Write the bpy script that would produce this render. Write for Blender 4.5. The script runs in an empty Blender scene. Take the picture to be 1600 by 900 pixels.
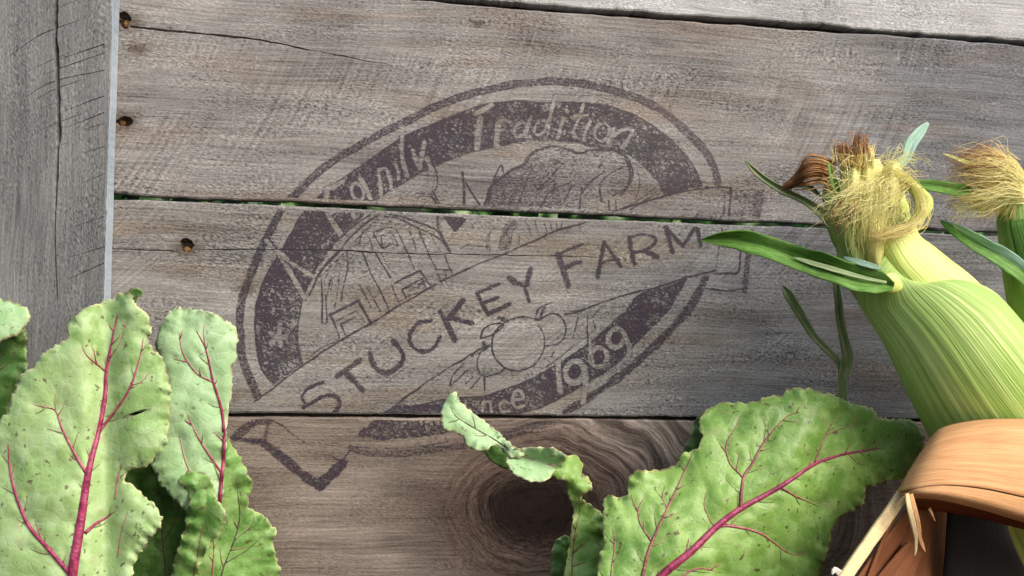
import bpy, bmesh, math, random
import numpy as np
from mathutils import Vector, Matrix, geometry as mgeo

# ------------------------------------------------------------------ camera, sky, sun, exposure
scene = bpy.context.scene
F_PX, PXM = 1360.0, 0.0004            # focal length in photo pixels; metres per pixel on the wall
CAM_D = F_PX * PXM
YAW, ROLL = math.radians(8.0), math.radians(1.7)
cF = np.array([math.sin(YAW), math.cos(YAW), 0.0])
_r0 = np.array([math.cos(YAW), -math.sin(YAW), 0.0]); _u0 = np.array([0.0, 0.0, 1.0])
cR = _r0*math.cos(ROLL) + _u0*math.sin(ROLL)
cU = _u0*math.cos(ROLL) - _r0*math.sin(ROLL)
cC = -cF*CAM_D
cam_data = bpy.data.cameras.new('camera'); cam = bpy.data.objects.new('camera', cam_data)
scene.collection.objects.link(cam); scene.camera = cam
cam_data.sensor_width = 36.0; cam_data.lens = F_PX/1600*36.0
cam_data.clip_start = 0.01; cam_data.clip_end = 200
_m = Matrix.Identity(4)
for i in range(3):
    _m[i][0] = cR[i]; _m[i][1] = cU[i]; _m[i][2] = -cF[i]; _m[i][3] = cC[i]
cam.matrix_world = _m

SUN_EL, SUN_AZ = math.radians(43), math.radians(134)   # azimuth: 180 = straight in front of the wall, less = to the right
SUN_STRENGTH, SUN_ANGLE, SKY_STRENGTH, EXPOSURE = 1.4, math.radians(34), 0.13, 0.95
world = bpy.data.worlds.new('World'); scene.world = world; world.use_nodes = True
_nt = world.node_tree
_bg = _nt.nodes['Background']; _sky = _nt.nodes.new('ShaderNodeTexSky')
_sky.sky_type = 'NISHITA'; _sky.sun_disc = False
_sky.sun_elevation = SUN_EL; _sky.sun_rotation = SUN_AZ
_sky.air_density = 1.6; _sky.dust_density = 5.0; _sky.ozone_density = 0.6
_nt.links.new(_sky.outputs[0], _bg.inputs[0]); _bg.inputs[1].default_value = SKY_STRENGTH
_sd = bpy.data.lights.new('sun', 'SUN'); sun = bpy.data.objects.new('sun', _sd); scene.collection.objects.link(sun)
_sd.energy = SUN_STRENGTH; _sd.angle = SUN_ANGLE; _sd.color = (1.0, 0.985, 0.965)
_dir = Vector((math.cos(SUN_EL)*math.sin(SUN_AZ), math.cos(SUN_EL)*math.cos(SUN_AZ), math.sin(SUN_EL)))
sun.rotation_euler = _dir.to_track_quat('Z', 'Y').to_euler(); sun.location = (0, -2, 3)
scene.view_settings.view_transform = 'Standard'; scene.view_settings.look = 'None'
scene.view_settings.exposure = EXPOSURE; scene.view_settings.gamma = 1.0
scene.view_settings.use_curve_mapping = False
scene.render.engine = 'CYCLES'
scene.cycles.max_bounces = 8; scene.cycles.transparent_max_bounces = 8
scene.cycles.use_denoising = True

rng = np.random.default_rng(7); random.seed(7)

# ------------------------------------------------------------------ measuring and mesh helpers
def P(x, y, h=0.0):
    """world point seen at photo pixel (x, y) standing h millimetres in front of the planks"""
    x, y, h = np.broadcast_arrays(np.asarray(x, float), np.asarray(y, float), np.asarray(h, float))
    d = cF + cR*((x[..., None]-800)/F_PX) + cU*((450-y[..., None])/F_PX)
    t = (-h*0.001 - cC[1])/d[..., 1]
    return cC + d*t[..., None]
def PV(x, y, h=0.0): return Vector(P(x, y, h).tolist())

def link(o, parent=None, label=None, cat=None, group=None, kind=None):
    scene.collection.objects.link(o)
    if parent is not None: o.parent = parent
    if label: o['label'] = label
    if cat: o['category'] = cat
    if group: o['group'] = group
    if kind: o['kind'] = kind
    return o
def mesh_obj(name, verts, faces, mat, parent=None, smooth=True, attrs=None, uv=None, label=None, cat=None, group=None, kind=None, thick=0):
    me = bpy.data.meshes.new(name)
    me.from_pydata([tuple(v) for v in np.asarray(verts, float).tolist()], [], [tuple(f) for f in faces])
    me.update()
    for k, a in (attrs or {}).items():
        at = me.attributes.new(k, 'FLOAT', 'POINT'); at.data.foreach_set('value', np.asarray(a, np.float32).ravel())
    if uv is not None:
        lay = me.uv_layers.new(name='UVMap')
        li = np.empty(len(me.loops), np.int32); me.loops.foreach_get('vertex_index', li)
        lay.data.foreach_set('uv', np.asarray(uv, np.float32)[li].ravel())
    if smooth: me.polygons.foreach_set('use_smooth', np.ones(len(me.polygons), bool))
    me.materials.append(mat)
    o = bpy.data.objects.new(name, me)
    link(o, parent, label, cat, group, kind)
    if thick:
        m = o.modifiers.new('thickness', 'SOLIDIFY'); m.thickness = thick; m.offset = 0
    return o
def empty(name, loc, label, cat, group=None):
    o = bpy.data.objects.new(name, None); o.empty_display_size = 0.02
    return link(o, None, label, cat, group)
def catmull(pts, n, closed=False):
    p = np.asarray(pts, float); N = len(p)
    if closed: q = np.vstack([p[-1], p, p[0], p[1]]); segs = N
    else: q = np.vstack([2*p[0]-p[1], p, 2*p[-1]-p[-2]]); segs = N-1
    out = []
    for i in range(segs):
        a, b, c, d = q[i:i+4]
        for t in np.linspace(0, 1, n, endpoint=False):
            out.append(0.5*((2*b)+(-a+c)*t+(2*a-5*b+4*c-d)*t*t+(-a+3*b-3*c+d)*t**3))
    if not closed: out.append(p[-1])
    return np.array(out)
def resample(p, n=None, step=None, closed=False):
    p = np.asarray(p, float)
    if closed: p = np.vstack([p, p[0]])
    L = np.r_[0, np.cumsum(np.linalg.norm(np.diff(p[:, :2], axis=0), axis=1))]
    if n is None: n = max(3, int(L[-1]/step))
    s = np.linspace(0, L[-1], n, endpoint=not closed)
    return np.stack([np.interp(s, L, p[:, k]) for k in range(p.shape[1])], 1), s
def seg_dist(px, py, line, closed=False):
    """distance from points to a polyline and the arc length of the nearest spot on it"""
    a = np.asarray(line, float)[:, :2]
    if closed: a = np.vstack([a, a[0]])
    best = np.full(px.shape, 1e9); arc = np.zeros(px.shape); L = 0
    for i in range(len(a)-1):
        d = a[i+1]-a[i]; ll = math.hypot(*d)+1e-9
        t = np.clip(((px-a[i, 0])*d[0]+(py-a[i, 1])*d[1])/(ll*ll), 0, 1)
        r = np.hypot(px-a[i, 0]-t*d[0], py-a[i, 1]-t*d[1])
        m = r < best; best = np.where(m, r, best); arc = np.where(m, L+t*ll, arc); L += ll
    return best, arc
def inside(px, py, poly):
    p = np.asarray(poly, float); c = np.zeros(px.shape, bool); j = len(p)-1
    for i in range(len(p)):
        xi, yi = p[i, :2]; xj, yj = p[j, :2]
        m = ((yi > py) != (yj > py)) & (px < (xj-xi)*(py-yi)/(yj-yi+1e-12)+xi)
        c ^= m; j = i
    return c
def vnoise(x, y, seed=0):
    """smooth value noise, about -1..1"""
    xi = np.floor(x).astype(np.int64); yi = np.floor(y).astype(np.int64); fx = x-xi; fy = y-yi
    fx = fx*fx*(3-2*fx); fy = fy*fy*(3-2*fy)
    def h(a, b):
        n = (a*374761393 + b*668265263 + seed*1442695041) & 0x7fffffff
        n = ((n ^ (n >> 13))*1274126177) & 0x7fffffff
        n = (n ^ (n >> 16)) & 0xffff
        return n/32767.5-1
    return (h(xi, yi)*(1-fx)+h(xi+1, yi)*fx)*(1-fy)+(h(xi, yi+1)*(1-fx)+h(xi+1, yi+1)*fx)*fy

# ------------------------------------------------------------------ node helper
class NT:
    def __init__(s, name):
        s.mat = bpy.data.materials.new(name); s.mat.use_nodes = True
        s.t = s.mat.node_tree; s.t.nodes.clear()
        s.out = s.n('ShaderNodeOutputMaterial')
    def n(s, typ, **kw):
        k = s.t.nodes.new(typ)
        for a, v in kw.items(): setattr(k, a, v)
        return k
    def set(s, sock, v):
        if isinstance(v, bpy.types.NodeSocket): s.t.links.new(v, sock)
        elif v is not None:
            if hasattr(sock, 'default_value') and hasattr(sock.default_value, '__len__'):
                if not hasattr(v, '__len__'): v = (v,)*len(sock.default_value)
                v = tuple(v)
                if len(sock.default_value) == 4 and len(v) == 3: v = v+(1,)
            sock.default_value = v
    def m(s, op, a, b=None, c=None, clamp=False):
        k = s.n('ShaderNodeMath', operation=op, use_clamp=clamp)
        for i, v in enumerate((a, b, c)):
            if v is not None: s.set(k.inputs[i], v)
        return k.outputs[0]
    def vm(s, op, a, b=None):
        k = s.n('ShaderNodeVectorMath', operation=op); s.set(k.inputs[0], a)
        if b is not None:
            s.set(k.inputs[3] if op == 'SCALE' else k.inputs[1], b)
        return k.outputs[1] if op in ('LENGTH', 'DISTANCE') else k.outputs[0]
    def xyz(s, x, y, z=0.0):
        k = s.n('ShaderNodeCombineXYZ')
        for i, v in enumerate((x, y, z)): s.set(k.inputs[i], v)
        return k.outputs[0]
    def sep(s, v):
        k = s.n('ShaderNodeSeparateXYZ'); s.set(k.inputs[0], v); return k.outputs
    def noise(s, v, scale=1.0, detail=2.0, rough=0.5, dist=0.0):
        k = s.n('ShaderNodeTexNoise'); s.set(k.inputs['Vector'], v); s.set(k.inputs['Scale'], scale)
        s.set(k.inputs['Detail'], detail); s.set(k.inputs['Roughness'], rough); s.set(k.inputs['Distortion'], dist)
        return k.outputs[0]
    def voro(s, v, scale=1.0, feature='DISTANCE_TO_EDGE', rnd=1.0):
        k = s.n('ShaderNodeTexVoronoi', feature=feature); s.set(k.inputs['Vector'], v); s.set(k.inputs['Scale'], scale)
        s.set(k.inputs['Randomness'], rnd)
        return k.outputs[0]
    def ramp(s, f, stops, interp='LINEAR'):
        k = s.n('ShaderNodeValToRGB'); s.set(k.inputs[0], f); cr = k.color_ramp; cr.interpolation = interp
        while len(cr.elements) < len(stops): cr.elements.new(0.5)
        for e, (p, c) in zip(cr.elements, stops):
            e.position = p; e.color = (c, c, c, 1) if not hasattr(c, '__len__') else tuple(c)+(1,)
        return k.outputs[0]
    def rng(s, f, a, b, c=0.0, d=1.0, smooth=True):
        k = s.n('ShaderNodeMapRange', interpolation_type='SMOOTHSTEP' if smooth else 'LINEAR')
        for i, v in enumerate((f, a, b, c, d)): s.set(k.inputs[i], v)
        return k.outputs[0]
    def mix(s, f, a, b, blend='MIX'):
        k = s.n('ShaderNodeMix', data_type='RGBA', blend_type=blend)
        s.set(k.inputs[0], f); s.set(k.inputs[6], a); s.set(k.inputs[7], b); return k.outputs[2]
    def attr(s, name):
        return s.n('ShaderNodeAttribute', attribute_name=name).outputs['Fac']
    def bump(s, height, dist, strength=1.0, normal=None):
        k = s.n('ShaderNodeBump'); s.set(k.inputs['Height'], height); k.inputs['Distance'].default_value = dist
        k.inputs['Strength'].default_value = strength
        if normal is not None: s.set(k.inputs['Normal'], normal)
        return k.outputs[0]
    def pbsdf(s, color, rough=0.6, normal=None, spec=0.3, **kw):
        k = s.n('ShaderNodeBsdfPrincipled'); s.set(k.inputs['Base Color'], color); s.set(k.inputs['Roughness'], rough)
        s.set(k.inputs['Specular IOR Level'], spec)
        if normal is not None: s.set(k.inputs['Normal'], normal)
        for a, v in kw.items(): s.set(k.inputs[a], v)
        return k.outputs[0]
    def mixsh(s, f, a, b):
        k = s.n('ShaderNodeMixShader'); s.set(k.inputs[0], f); s.t.links.new(a, k.inputs[1]); s.t.links.new(b, k.inputs[2])
        return k.outputs[0]
    def done(s, sh): s.t.links.new(sh, s.out.inputs[0]); return s.mat
    def mm(s):
        """world position in millimetres (x along the wall, z up)"""
        return s.vm('SCALE', s.n('ShaderNodeNewGeometry').outputs['Position'], 1000.0)
    def uv(s): return s.n('ShaderNodeTexCoord').outputs['UV']

# ------------------------------------------------------------------ weathered wood
def wood_mat(name, seed, light, mid, dark, along='x', knot=None, saw=1.0, sawtilt=-0.9, warm=None, speck=1.0, cool=None, stains=()):
    n = NT(name); p = n.mm(); X, Y, Z = n.sep(p)
    if along == 'x': a, b = X, Z
    else: a, b = Z, X
    a = n.m('ADD', a, seed*371.0); b0 = b
    # slow waver of the grain
    b = n.m('ADD', b, n.m('MULTIPLY', n.m('SUBTRACT', n.noise(n.xyz(n.m('MULTIPLY', a, 0.006), n.m('MULTIPLY', b, 0.012), seed), 1, 2), 0.5), 14.0))
    ring = None
    if knot:
        kx, kz = knot
        dx = n.m('SUBTRACT', X, kx); dz = n.m('SUBTRACT', Z, kz)
        wob = n.m('MULTIPLY', n.m('SUBTRACT', n.noise(n.xyz(n.m('MULTIPLY', dx, .02), n.m('MULTIPLY', dz, .02), 3.3), 1, 3), .5), 22.0)
        r = n.m('SQRT', n.m('ADD', n.m('POWER', n.m('MULTIPLY', dx, .82), 2), n.m('POWER', n.m('MULTIPLY', dz, 1.12), 2)))
        r = n.m('ADD', r, wob)
        near = n.rng(n.m('SUBTRACT', r, n.m('MULTIPLY', dx, .5)), 42, 100, 1, 0)
        # growth rings around the knot, wider apart to the right
        rf = n.m('POWER', n.m('MAXIMUM', r, 0.5), 0.86)
        th = n.m('ARCTAN2', dz, dx); ct = n.m('COSINE', th); st_ = n.m('SINE', th)
        ringn = n.noise(n.xyz(n.m('MULTIPLY', rf, .50), n.m('MULTIPLY', ct, .9), n.m('MULTIPLY', st_, .9)), 1, 3, .62)
        fine = n.noise(n.xyz(n.m('MULTIPLY', rf, 1.7), n.m('MULTIPLY', ct, 5), n.m('MULTIPLY', st_, 5)), 1, 2, .6)
        ring = (ringn, fine, near, r)
    g1 = n.noise(n.xyz(n.m('MULTIPLY', a, .010), n.m('MULTIPLY', b, .11), seed), 1, 4, .55)
    g2 = n.noise(n.xyz(n.m('MULTIPLY', a, .026), n.m('MULTIPLY', b, .75), seed+11), 1, 3, .6)
    if ring:
        g1 = n.mix(ring[2], g1, ring[0]); g2 = n.mix(ring[2], g2, ring[1])
    # fuzzy torn fibres left by the saw
    wv = n.noise(n.xyz(n.m('MULTIPLY', a, .03), n.m('MULTIPLY', b0, .05), seed+17), 1, 2)
    sp = n.m('ADD', n.m('ADD', b0, n.m('MULTIPLY', a, .10)), n.m('MULTIPLY', wv, 16.0))
    g3 = n.noise(n.xyz(n.m('MULTIPLY', a, .26), n.m('MULTIPLY', sp, .80), seed+23), 1, 3, .75)
    g4 = n.noise(n.xyz(n.m('MULTIPLY', a, .50), n.m('MULTIPLY', sp, 1.15), seed+31), 1, 1, .6)
    blot = n.noise(n.xyz(n.m('MULTIPLY', a, .012), n.m('MULTIPLY', b0, .022), seed+41), 1, 3, .55)
    # curved saw marks running across the board
    arc = n.m('ADD', n.m('ADD', n.m('MULTIPLY', a, 1.0), n.m('MULTIPLY', b0, sawtilt)), n.m('MULTIPLY', n.m('POWER', b0, 2), .0016))
    sw = n.noise(n.xyz(n.m('MULTIPLY', arc, .42), n.m('MULTIPLY', b0, .014), seed+53), 1, 2, .6)
    swm = n.rng(n.noise(n.xyz(n.m('MULTIPLY', a, .011), n.m('MULTIPLY', b0, .02), seed+61), 1, 2), .42, .62)
    sawv = n.m('MULTIPLY', n.m('SUBTRACT', sw, .5), n.m('MULTIPLY', swm, saw))
    val = n.m('ADD', n.m('MULTIPLY', n.m('SUBTRACT', g1, .5), 0.70), .5)
    fz = n.rng(n.noise(n.xyz(n.m('MULTIPLY', a, .013), n.m('MULTIPLY', b0, .034), seed+91), 1, 3, .6), .34, .66)
    val = n.m('ADD', val, n.m('MULTIPLY', n.m('SUBTRACT', g2, .5), n.m('ADD', 1.15, n.m('MULTIPLY', fz, -.6))))
    spa = n.m('ADD', .40, n.m('MULTIPLY', fz, .85))
    val = n.m('ADD', val, n.m('MULTIPLY', n.m('SUBTRACT', g3, .5), n.m('MULTIPLY', spa, 1.15*speck)))
    val = n.m('ADD', val, n.m('MULTIPLY', n.m('SUBTRACT', g4, .5), n.m('MULTIPLY', spa, 1.3*speck)))
    val = n.m('ADD', val, n.m('MULTIPLY', sawv, .8))
    val = n.m('ADD', val, n.m('MULTIPLY', n.m('SUBTRACT', blot, .5), .85))
    col = n.ramp(val, [(.04, dark), (.40, mid), (.70, light), (1.0, tuple(min(1, c*1.5) for c in light))])
    if warm:
        wm = n.rng(n.noise(n.xyz(n.m('MULTIPLY', a, .009), n.m('MULTIPLY', b, .05), seed+71), 1, 3), .48, .68)
        col = n.mix(n.m('MULTIPLY', wm, .75), col, n.mix(1.0, col, warm, 'MULTIPLY'))
    if cool is not None:                                # slate-grey weathering plus painted shade of the corn, towards one end
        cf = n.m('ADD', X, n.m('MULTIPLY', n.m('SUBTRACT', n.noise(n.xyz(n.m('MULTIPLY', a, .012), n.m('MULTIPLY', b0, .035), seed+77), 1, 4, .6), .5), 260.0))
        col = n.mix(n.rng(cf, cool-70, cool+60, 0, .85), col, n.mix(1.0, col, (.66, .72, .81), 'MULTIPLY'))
    for sx, sz, sr in stains:                           # rust and damp stains around the nails
        ds = n.m('SQRT', n.m('ADD', n.m('POWER', n.m('MULTIPLY', n.m('SUBTRACT', X, sx), .6), 2), n.m('POWER', n.m('SUBTRACT', Z, sz), 2)))
        ds = n.m('ADD', ds, n.m('MULTIPLY', n.m('SUBTRACT', g3, .5), sr*1.2))
        col = n.mix(n.rng(ds, sr*.25, sr, .8, 0), col, n.mix(1.0, col, (.42, .33, .26), 'MULTIPLY'))
    # short dark checks along the grain
    ck = n.noise(n.xyz(n.m('MULTIPLY', a, .022), n.m('MULTIPLY', b, 1.1), seed+83), 1, 2, .5)
    ckm = n.rng(ck, .70, .78)
    if ring:
        ckm = n.m('MULTIPLY', ckm, n.m('SUBTRACT', 1.0, ring[2]))
    col = n.mix(n.m('MULTIPLY', ckm, .65), col, tuple(c*.35 for c in dark))
    if ring:
        core = n.rng(n.m('ADD', ring[3], n.m('MULTIPLY', n.m('SUBTRACT', ring[1], .5), 14)), 18, 42, 1, 0)
        halo = n.rng(ring[3], 30, 95, 1, 0)
        col = n.mix(n.m('MULTIPLY', halo, .75), col, n.mix(1.0, col, (.48, .34, .29), 'MULTIPLY'))
        col = n.mix(n.m('MULTIPLY', core, .95), col, (.010, .006, .005))
        line = n.m('MAXIMUM', n.rng(ring[0], .40, .47, 1, 0), n.m('MULTIPLY', n.rng(ring[1], .34, .46, 1, 0), .6))
        line2 = n.m('MULTIPLY', n.m('MULTIPLY', line, ring[2]), .65)
        palel = n.m('MULTIPLY', n.m('MULTIPLY', n.rng(ring[0], .52, .62), n.rng(ring[3], 36, 60)), n.m('MULTIPLY', ring[2], .55))
        col = n.mix(palel, col, n.mix(1.0, col, (1.9, 1.9, 1.9), 'MULTIPLY'))
        col = n.mix(line2, col, n.mix(1.0, col, (.38, .34, .33), 'MULTIPLY'))
    ht = n.m('ADD', n.m('MULTIPLY', g3, .9), n.m('ADD', n.m('MULTIPLY', g2, .9), n.m('MULTIPLY', g4, .5)))
    ht = n.m('ADD', ht, n.m('ADD', n.m('MULTIPLY', sawv, .8), n.m('MULTIPLY', ckm, -1.0)))
    nr = n.bump(ht, .0007, .42)
    return n.done(n.pbsdf(col, .85, nr, .15))

def _st(px, py, r): q = P(px, py)*1000; return (float(q[0]), float(q[2]), r)
NAIL_A = [_st(196, 33, 9), _st(192, 189, 9), _st(215, 78, 5), _st(748, 38, 3.5)]; NAIL_B = [_st(291, 386, 8), _st(385, 450, 7)]
W_top = wood_mat('wood_pale', 1.0, (.43, .435, .45), (.33, .33, .34), (.15, .15, .155), saw=1.3, sawtilt=-.4)
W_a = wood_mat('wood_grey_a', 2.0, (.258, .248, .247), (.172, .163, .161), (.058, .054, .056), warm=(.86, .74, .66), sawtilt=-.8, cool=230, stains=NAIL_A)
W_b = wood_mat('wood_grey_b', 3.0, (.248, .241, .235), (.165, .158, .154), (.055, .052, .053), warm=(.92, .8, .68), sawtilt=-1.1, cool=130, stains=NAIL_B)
_k = P(838, 795)*1000
W_c = wood_mat('wood_knotty', 4.0, (.238, .203, .178), (.146, .119, .102), (.046, .036, .031), knot=(_k[0], _k[2]), saw=.2, speck=.55)
W_v = wood_mat('wood_upright', 5.0, (.180, .185, .193), (.118, .121, .127), (.044, .045, .048), along='z', saw=.3, speck=.8)
W_side = wood_mat('wood_cut_edge', 6.0, (.36, .41, .47), (.28, .33, .39), (.13, .15, .18), along='z', saw=.0, speck=.4)
W_blocker = wood_mat('wood_gap_blocker', 8.0, (.10, .085, .075), (.07, .06, .05), (.03, .025, .022))
_n = NT('rust'); _v = _n.noise(_n.mm(), .9, 3)
M_rust = _n.done(_n.pbsdf(_n.ramp(_v, [(.3, (.06, .03, .02)), (.55, (.26, .13, .05)), (.8, (.42, .26, .11))]), .8, _n.bump(_v, .0006), .3))

wall = empty('plank_wall', P(800, 900).tolist(), 'weathered grey plank wall with a drawn farm emblem behind all the vegetables', 'wall')
WORLD_OFF = wall.location.copy()
def keep(o):
    """parent without moving (the wall's Empty stands at its base)"""
    o.matrix_parent_inverse = Matrix.Translation(-WORLD_OFF); return o

def plank_mesh(x0, x1, z0, z1, thick, seed, rough=.7, along='x', y0=0.0, n=220):
    """closed board with uneven edges; all in mm"""
    st = np.linspace(x0, x1, n)
    def edge(s):
        e = vnoise(st*.016, st*0+s, seed)*rough + vnoise(st*.09, st*0+s+5, seed)*rough*.55 + vnoise(st*.4, st*0+s+9, seed)*rough*.28
        return e
    lo = z0+edge(1); hi = z1-edge(2); bev = 1.1+.5*np.abs(vnoise(st*.12, st*0+3, seed)); bev2 = .8+.5*np.abs(vnoise(st*.12, st*0+7, seed))
    prof = [(lo+bev, 0*st), (lo+bev*.3, .35*bev), (lo, bev), (lo, thick+0*st), (hi, thick+0*st), (hi, bev2), (hi-bev2*.3, .35*bev2), (hi-bev2, 0*st)]
    V = []
    for z, y in prof: V.append(np.stack([st, y+y0, z], 1))
    V = np.stack(V, 1).reshape(-1, 3); k = len(prof); Fc = []
    for i in range(n-1):
        for j in range(k):
            a, b = i*k+j, i*k+(j+1) % k
            Fc.append((a, b, b+k, a+k))
    Fc.append(tuple(range(k))[::-1]); Fc.append(tuple((n-1)*k+j for j in range(k)))
    if along == 'z': V = V[:, [2, 1, 0]]; Fc = [f[::-1] for f in Fc]
    return V*.001, Fc
def wedge(pts, depth, y0=0.0):
    """thin V-section cutter along a polyline of (x mm, z mm, width mm)"""
    p = np.asarray(pts, float); t = np.gradient(p[:, :2], axis=0); t /= np.linalg.norm(t, axis=1)[:, None]+1e-9
    nn = np.stack([-t[:, 1], t[:, 0]], 1); V = []
    for q, m in zip(p, nn):
        w = q[2]*.5
        V += [(q[0]+m[0]*w*1.5, y0-.6, q[1]+m[1]*w*1.5), (q[0]-m[0]*w*1.5, y0-.6, q[1]-m[1]*w*1.5), (q[0], y0+depth, q[1])]
    n = len(p); Fc = [(0, 1, 2), (3*n-1, 3*n-2, 3*n-3)]
    for i in range(n-1):
        for j in range(3):
            a, b = 3*i+j, 3*i+(j+1) % 3
            Fc.append((a, a+3, b+3, b))
    return np.array(V)*.001, Fc
def pit(px, py, rx, ry, depth, seed, y0=0.0):
    """ragged pit cutter (pixels for the place and the radii)"""
    V = []; k = 16
    for yy, sc in ((-1.0, 1.05), (0.0, 1.0), (depth*.6, .9), (depth, .55)):
        for j in range(k):
            a = 2*math.pi*j/k
            w = sc*(1+.3*float(vnoise(np.array(j*.9), np.array(1.0), seed)))
            q = P(px+rx*w*math.cos(a), py+ry*w*math.sin(a), 0)*1000
            V.append((q[0], yy+y0, q[2]))
    Fc = [tuple(range(k))[::-1], tuple(3*k+j for j in range(k))]
    for r in range(3):
        for j in range(k):
            a, b = r*k+j, r*k+(j+1) % k
            Fc.append((a, b, b+k, a+k))
    return np.array(V)*.001, Fc
def board(name, V, Fc, mat, cutters=()):
    o = mesh_obj(name, V, Fc, mat, None, smooth=False)
    bm = bmesh.new(); bm.from_mesh(o.data); bmesh.ops.recalc_face_normals(bm, faces=bm.faces); bm.to_mesh(o.data); bm.free()
    for cv, cf in cutters:
        c = mesh_obj('cut', cv, cf, mat, None, smooth=False)
        bm = bmesh.new(); bm.from_mesh(c.data); bmesh.ops.recalc_face_normals(bm, faces=bm.faces); bm.to_mesh(c.data); bm.free()
        m = o.modifiers.new('b', 'BOOLEAN'); m.operation = 'DIFFERENCE'; m.solver = 'EXACT'; m.use_self = True; m.object = c
        dg = bpy.context.evaluated_depsgraph_get(); dg.update()
        me = bpy.data.meshes.new_from_object(o.evaluated_get(dg))
        o.modifiers.clear(); old = o.data; o.data = me; bpy.data.meshes.remove(old)
        cm = c.data; bpy.data.objects.remove(c); bpy.data.meshes.remove(cm)
    o.parent = wall; keep(o)
    return o
def crack(pts, depth, y0=0.0, h=0.0, jit=.25, step=7):
    p, s = resample(catmull(pts, 6), step=step)
    p[:, 1] += vnoise(s*.05, s*0, 3)*jit*3 + vnoise(s*.2, s*0, 4)*jit*2
    p[:, 2] *= 1+.5*vnoise(s*.08, s*0, 5)
    p[:, 2] = np.maximum(p[:, 2], .15)
    q = P(p[:, 0], p[:, 1], h)*1000
    return wedge(np.stack([q[:, 0], q[:, 2], p[:, 2]*.4], 1), depth, y0)

ZA, ZB, ZC = 176.9, 46.9, -81.0
board('plank', *plank_mesh(-330, 470, ZA+1.9, ZA+130, 10, 11, 1.0), W_top)
board('plank', *plank_mesh(-330, 470, ZB+1.35, ZA-2.1, 10, 12, .7), W_a,
      [pit(194, 31, 14, 12, 6, 3), pit(194, 189, 14, 8, 6.5, 4),
       crack([(203, 42, 3.5), (260, 48, 2.6), (340, 55, 3.0), (400, 62, 2.4), (460, 73, 1.6), (540, 88, 1.2), (620, 104, .6)], 2.5)])
board('plank', *plank_mesh(-330, 470, ZC+.9, ZB-1.55, 10, 13, .6), W_b,
      [pit(291, 384, 12, 11, 7, 6),
       crack([(172, 389, 1.3), (278, 393, 1.4)], 2.0), crack([(303, 391, 1.2), (420, 390, 1.8), (540, 392, 2.0), (640, 396, 1.6), (760, 398, 1.4), (850, 400, 1.2), (960, 402, .5)], 2.0)])
board('plank', *plank_mesh(-330, 470, ZC-150, ZC-.9, 10, 14, .5), W_c)
for zz, hh in ((ZA, 22), (ZC, 18)):
    V, Fc = plank_mesh(-330, 470, zz-hh, zz+hh, 14, 19, .3, y0=10.6, n=40); board('gap_blocker', V, Fc, W_blocker)  # unseen strips added behind two joints to keep the gaps dark

# upright board nailed over the left ends; its cut edge shows
UPH = 11.0
ux = float((P(163, 440, UPH)*1000)[0])
V, Fc = plank_mesh(-250, 300, -420, ux, UPH-.4, 21, .35, along='z', y0=-UPH)
cuts = [crack([(86, -60, 6), (87, 60, 6), (90, 140, 6), (91, 220, 5), (88, 300, 2.4), (86, 380, 1.5), (90, 470, 1.0)], 4.5, -UPH, UPH, .1)]
marks = [((93, 12, .9), (130, -4, .9)), ((20, 84, .5), (60, 56, 1.3), (90, 44, 1.3), (135, 27, .7)), ((93, 93, 1.0), (163, 69, 1.8)),
         ((70, 119, .8), (88, 109, 1.2), (163, 83, 1.0)), ((38, 153, .6), (85, 127, 1.3), (163, 110, 1.8)), ((54, 156, .6), (90, 138, 1.2), (130, 124, .6)),
         ((100, 174, .6), (130, 162, 1.2), (163, 150, 1.8)), ((100, 201, .6), (163, 176, 1.8)), ((60, 172, .4), (90, 160, .5), (110, 153, .4)), ((130, 240, .7), (163, 229, 1.1)),
         ((42, 112, .5), (85, 92, .8), (110, 82, .4)), ((148, 58, .5), (163, 54, .9)), ((50, 210, .4), (92, 191, .9), (128, 178, .5)), ((120, 290, .6), (163, 272, .9)),
         ((105, 438, .7), (130, 426, 1.4), (163, 411, 1.4)), ((110, 402, .6), (163, 386, 1.4)), ((100, 360, .5), (163, 338, .8)), ((72, 238, .4), (92, 228, .8), (112, 222, .4)), ((124, 205, .5), (163, 193, .9))]
GV, GF, off = [], [], 0
for mk in marks:
    v, f = crack(mk, .8, -UPH, UPH, .12, 8); GV.append(v); GF += [tuple(i+off for i in q) for q in f]; off += len(v)
board('upright_board', V, Fc, W_v, cuts+[(np.vstack(GV), GF)])
# pale sawn edge strip of the upright
V, Fc = plank_mesh(-250, 300, ux+.02, ux+.75, UPH-1.2, 22, .35, along='z', y0=-UPH+.5); board('sawn_edge', V, Fc, W_side)

# rusty nail heads sunk in their pits
for i, (px, py, r, dy) in enumerate(((196, 35, 2.6, 2.5), (188, 190, 2.0, 3.5), (291, 390, 2.4, 2.2))):
    c = P(px, py)*1000; k = 14; V = []
    for yy, sc in ((4.5, 1.0), (.6, 1.0), (.15, .82), (0, .45)):
        for j in range(k):
            a = 2*math.pi*j/k; w = r*sc*(1+.16*random.uniform(-1, 1))
            V.append((c[0]+w*math.cos(a), dy+yy+.25*random.uniform(-1, 1), c[2]+w*math.sin(a)*.8))
    Fc = [tuple(3*k+j for j in range(k))]
    for rr in range(3):
        for j in range(k): Fc.append((rr*k+j, rr*k+(j+1) % k, (rr+1)*k+(j+1) % k, (rr+1)*k+j))
    keep(mesh_obj('nail', np.array(V)*.001, Fc, M_rust, wall))

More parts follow.
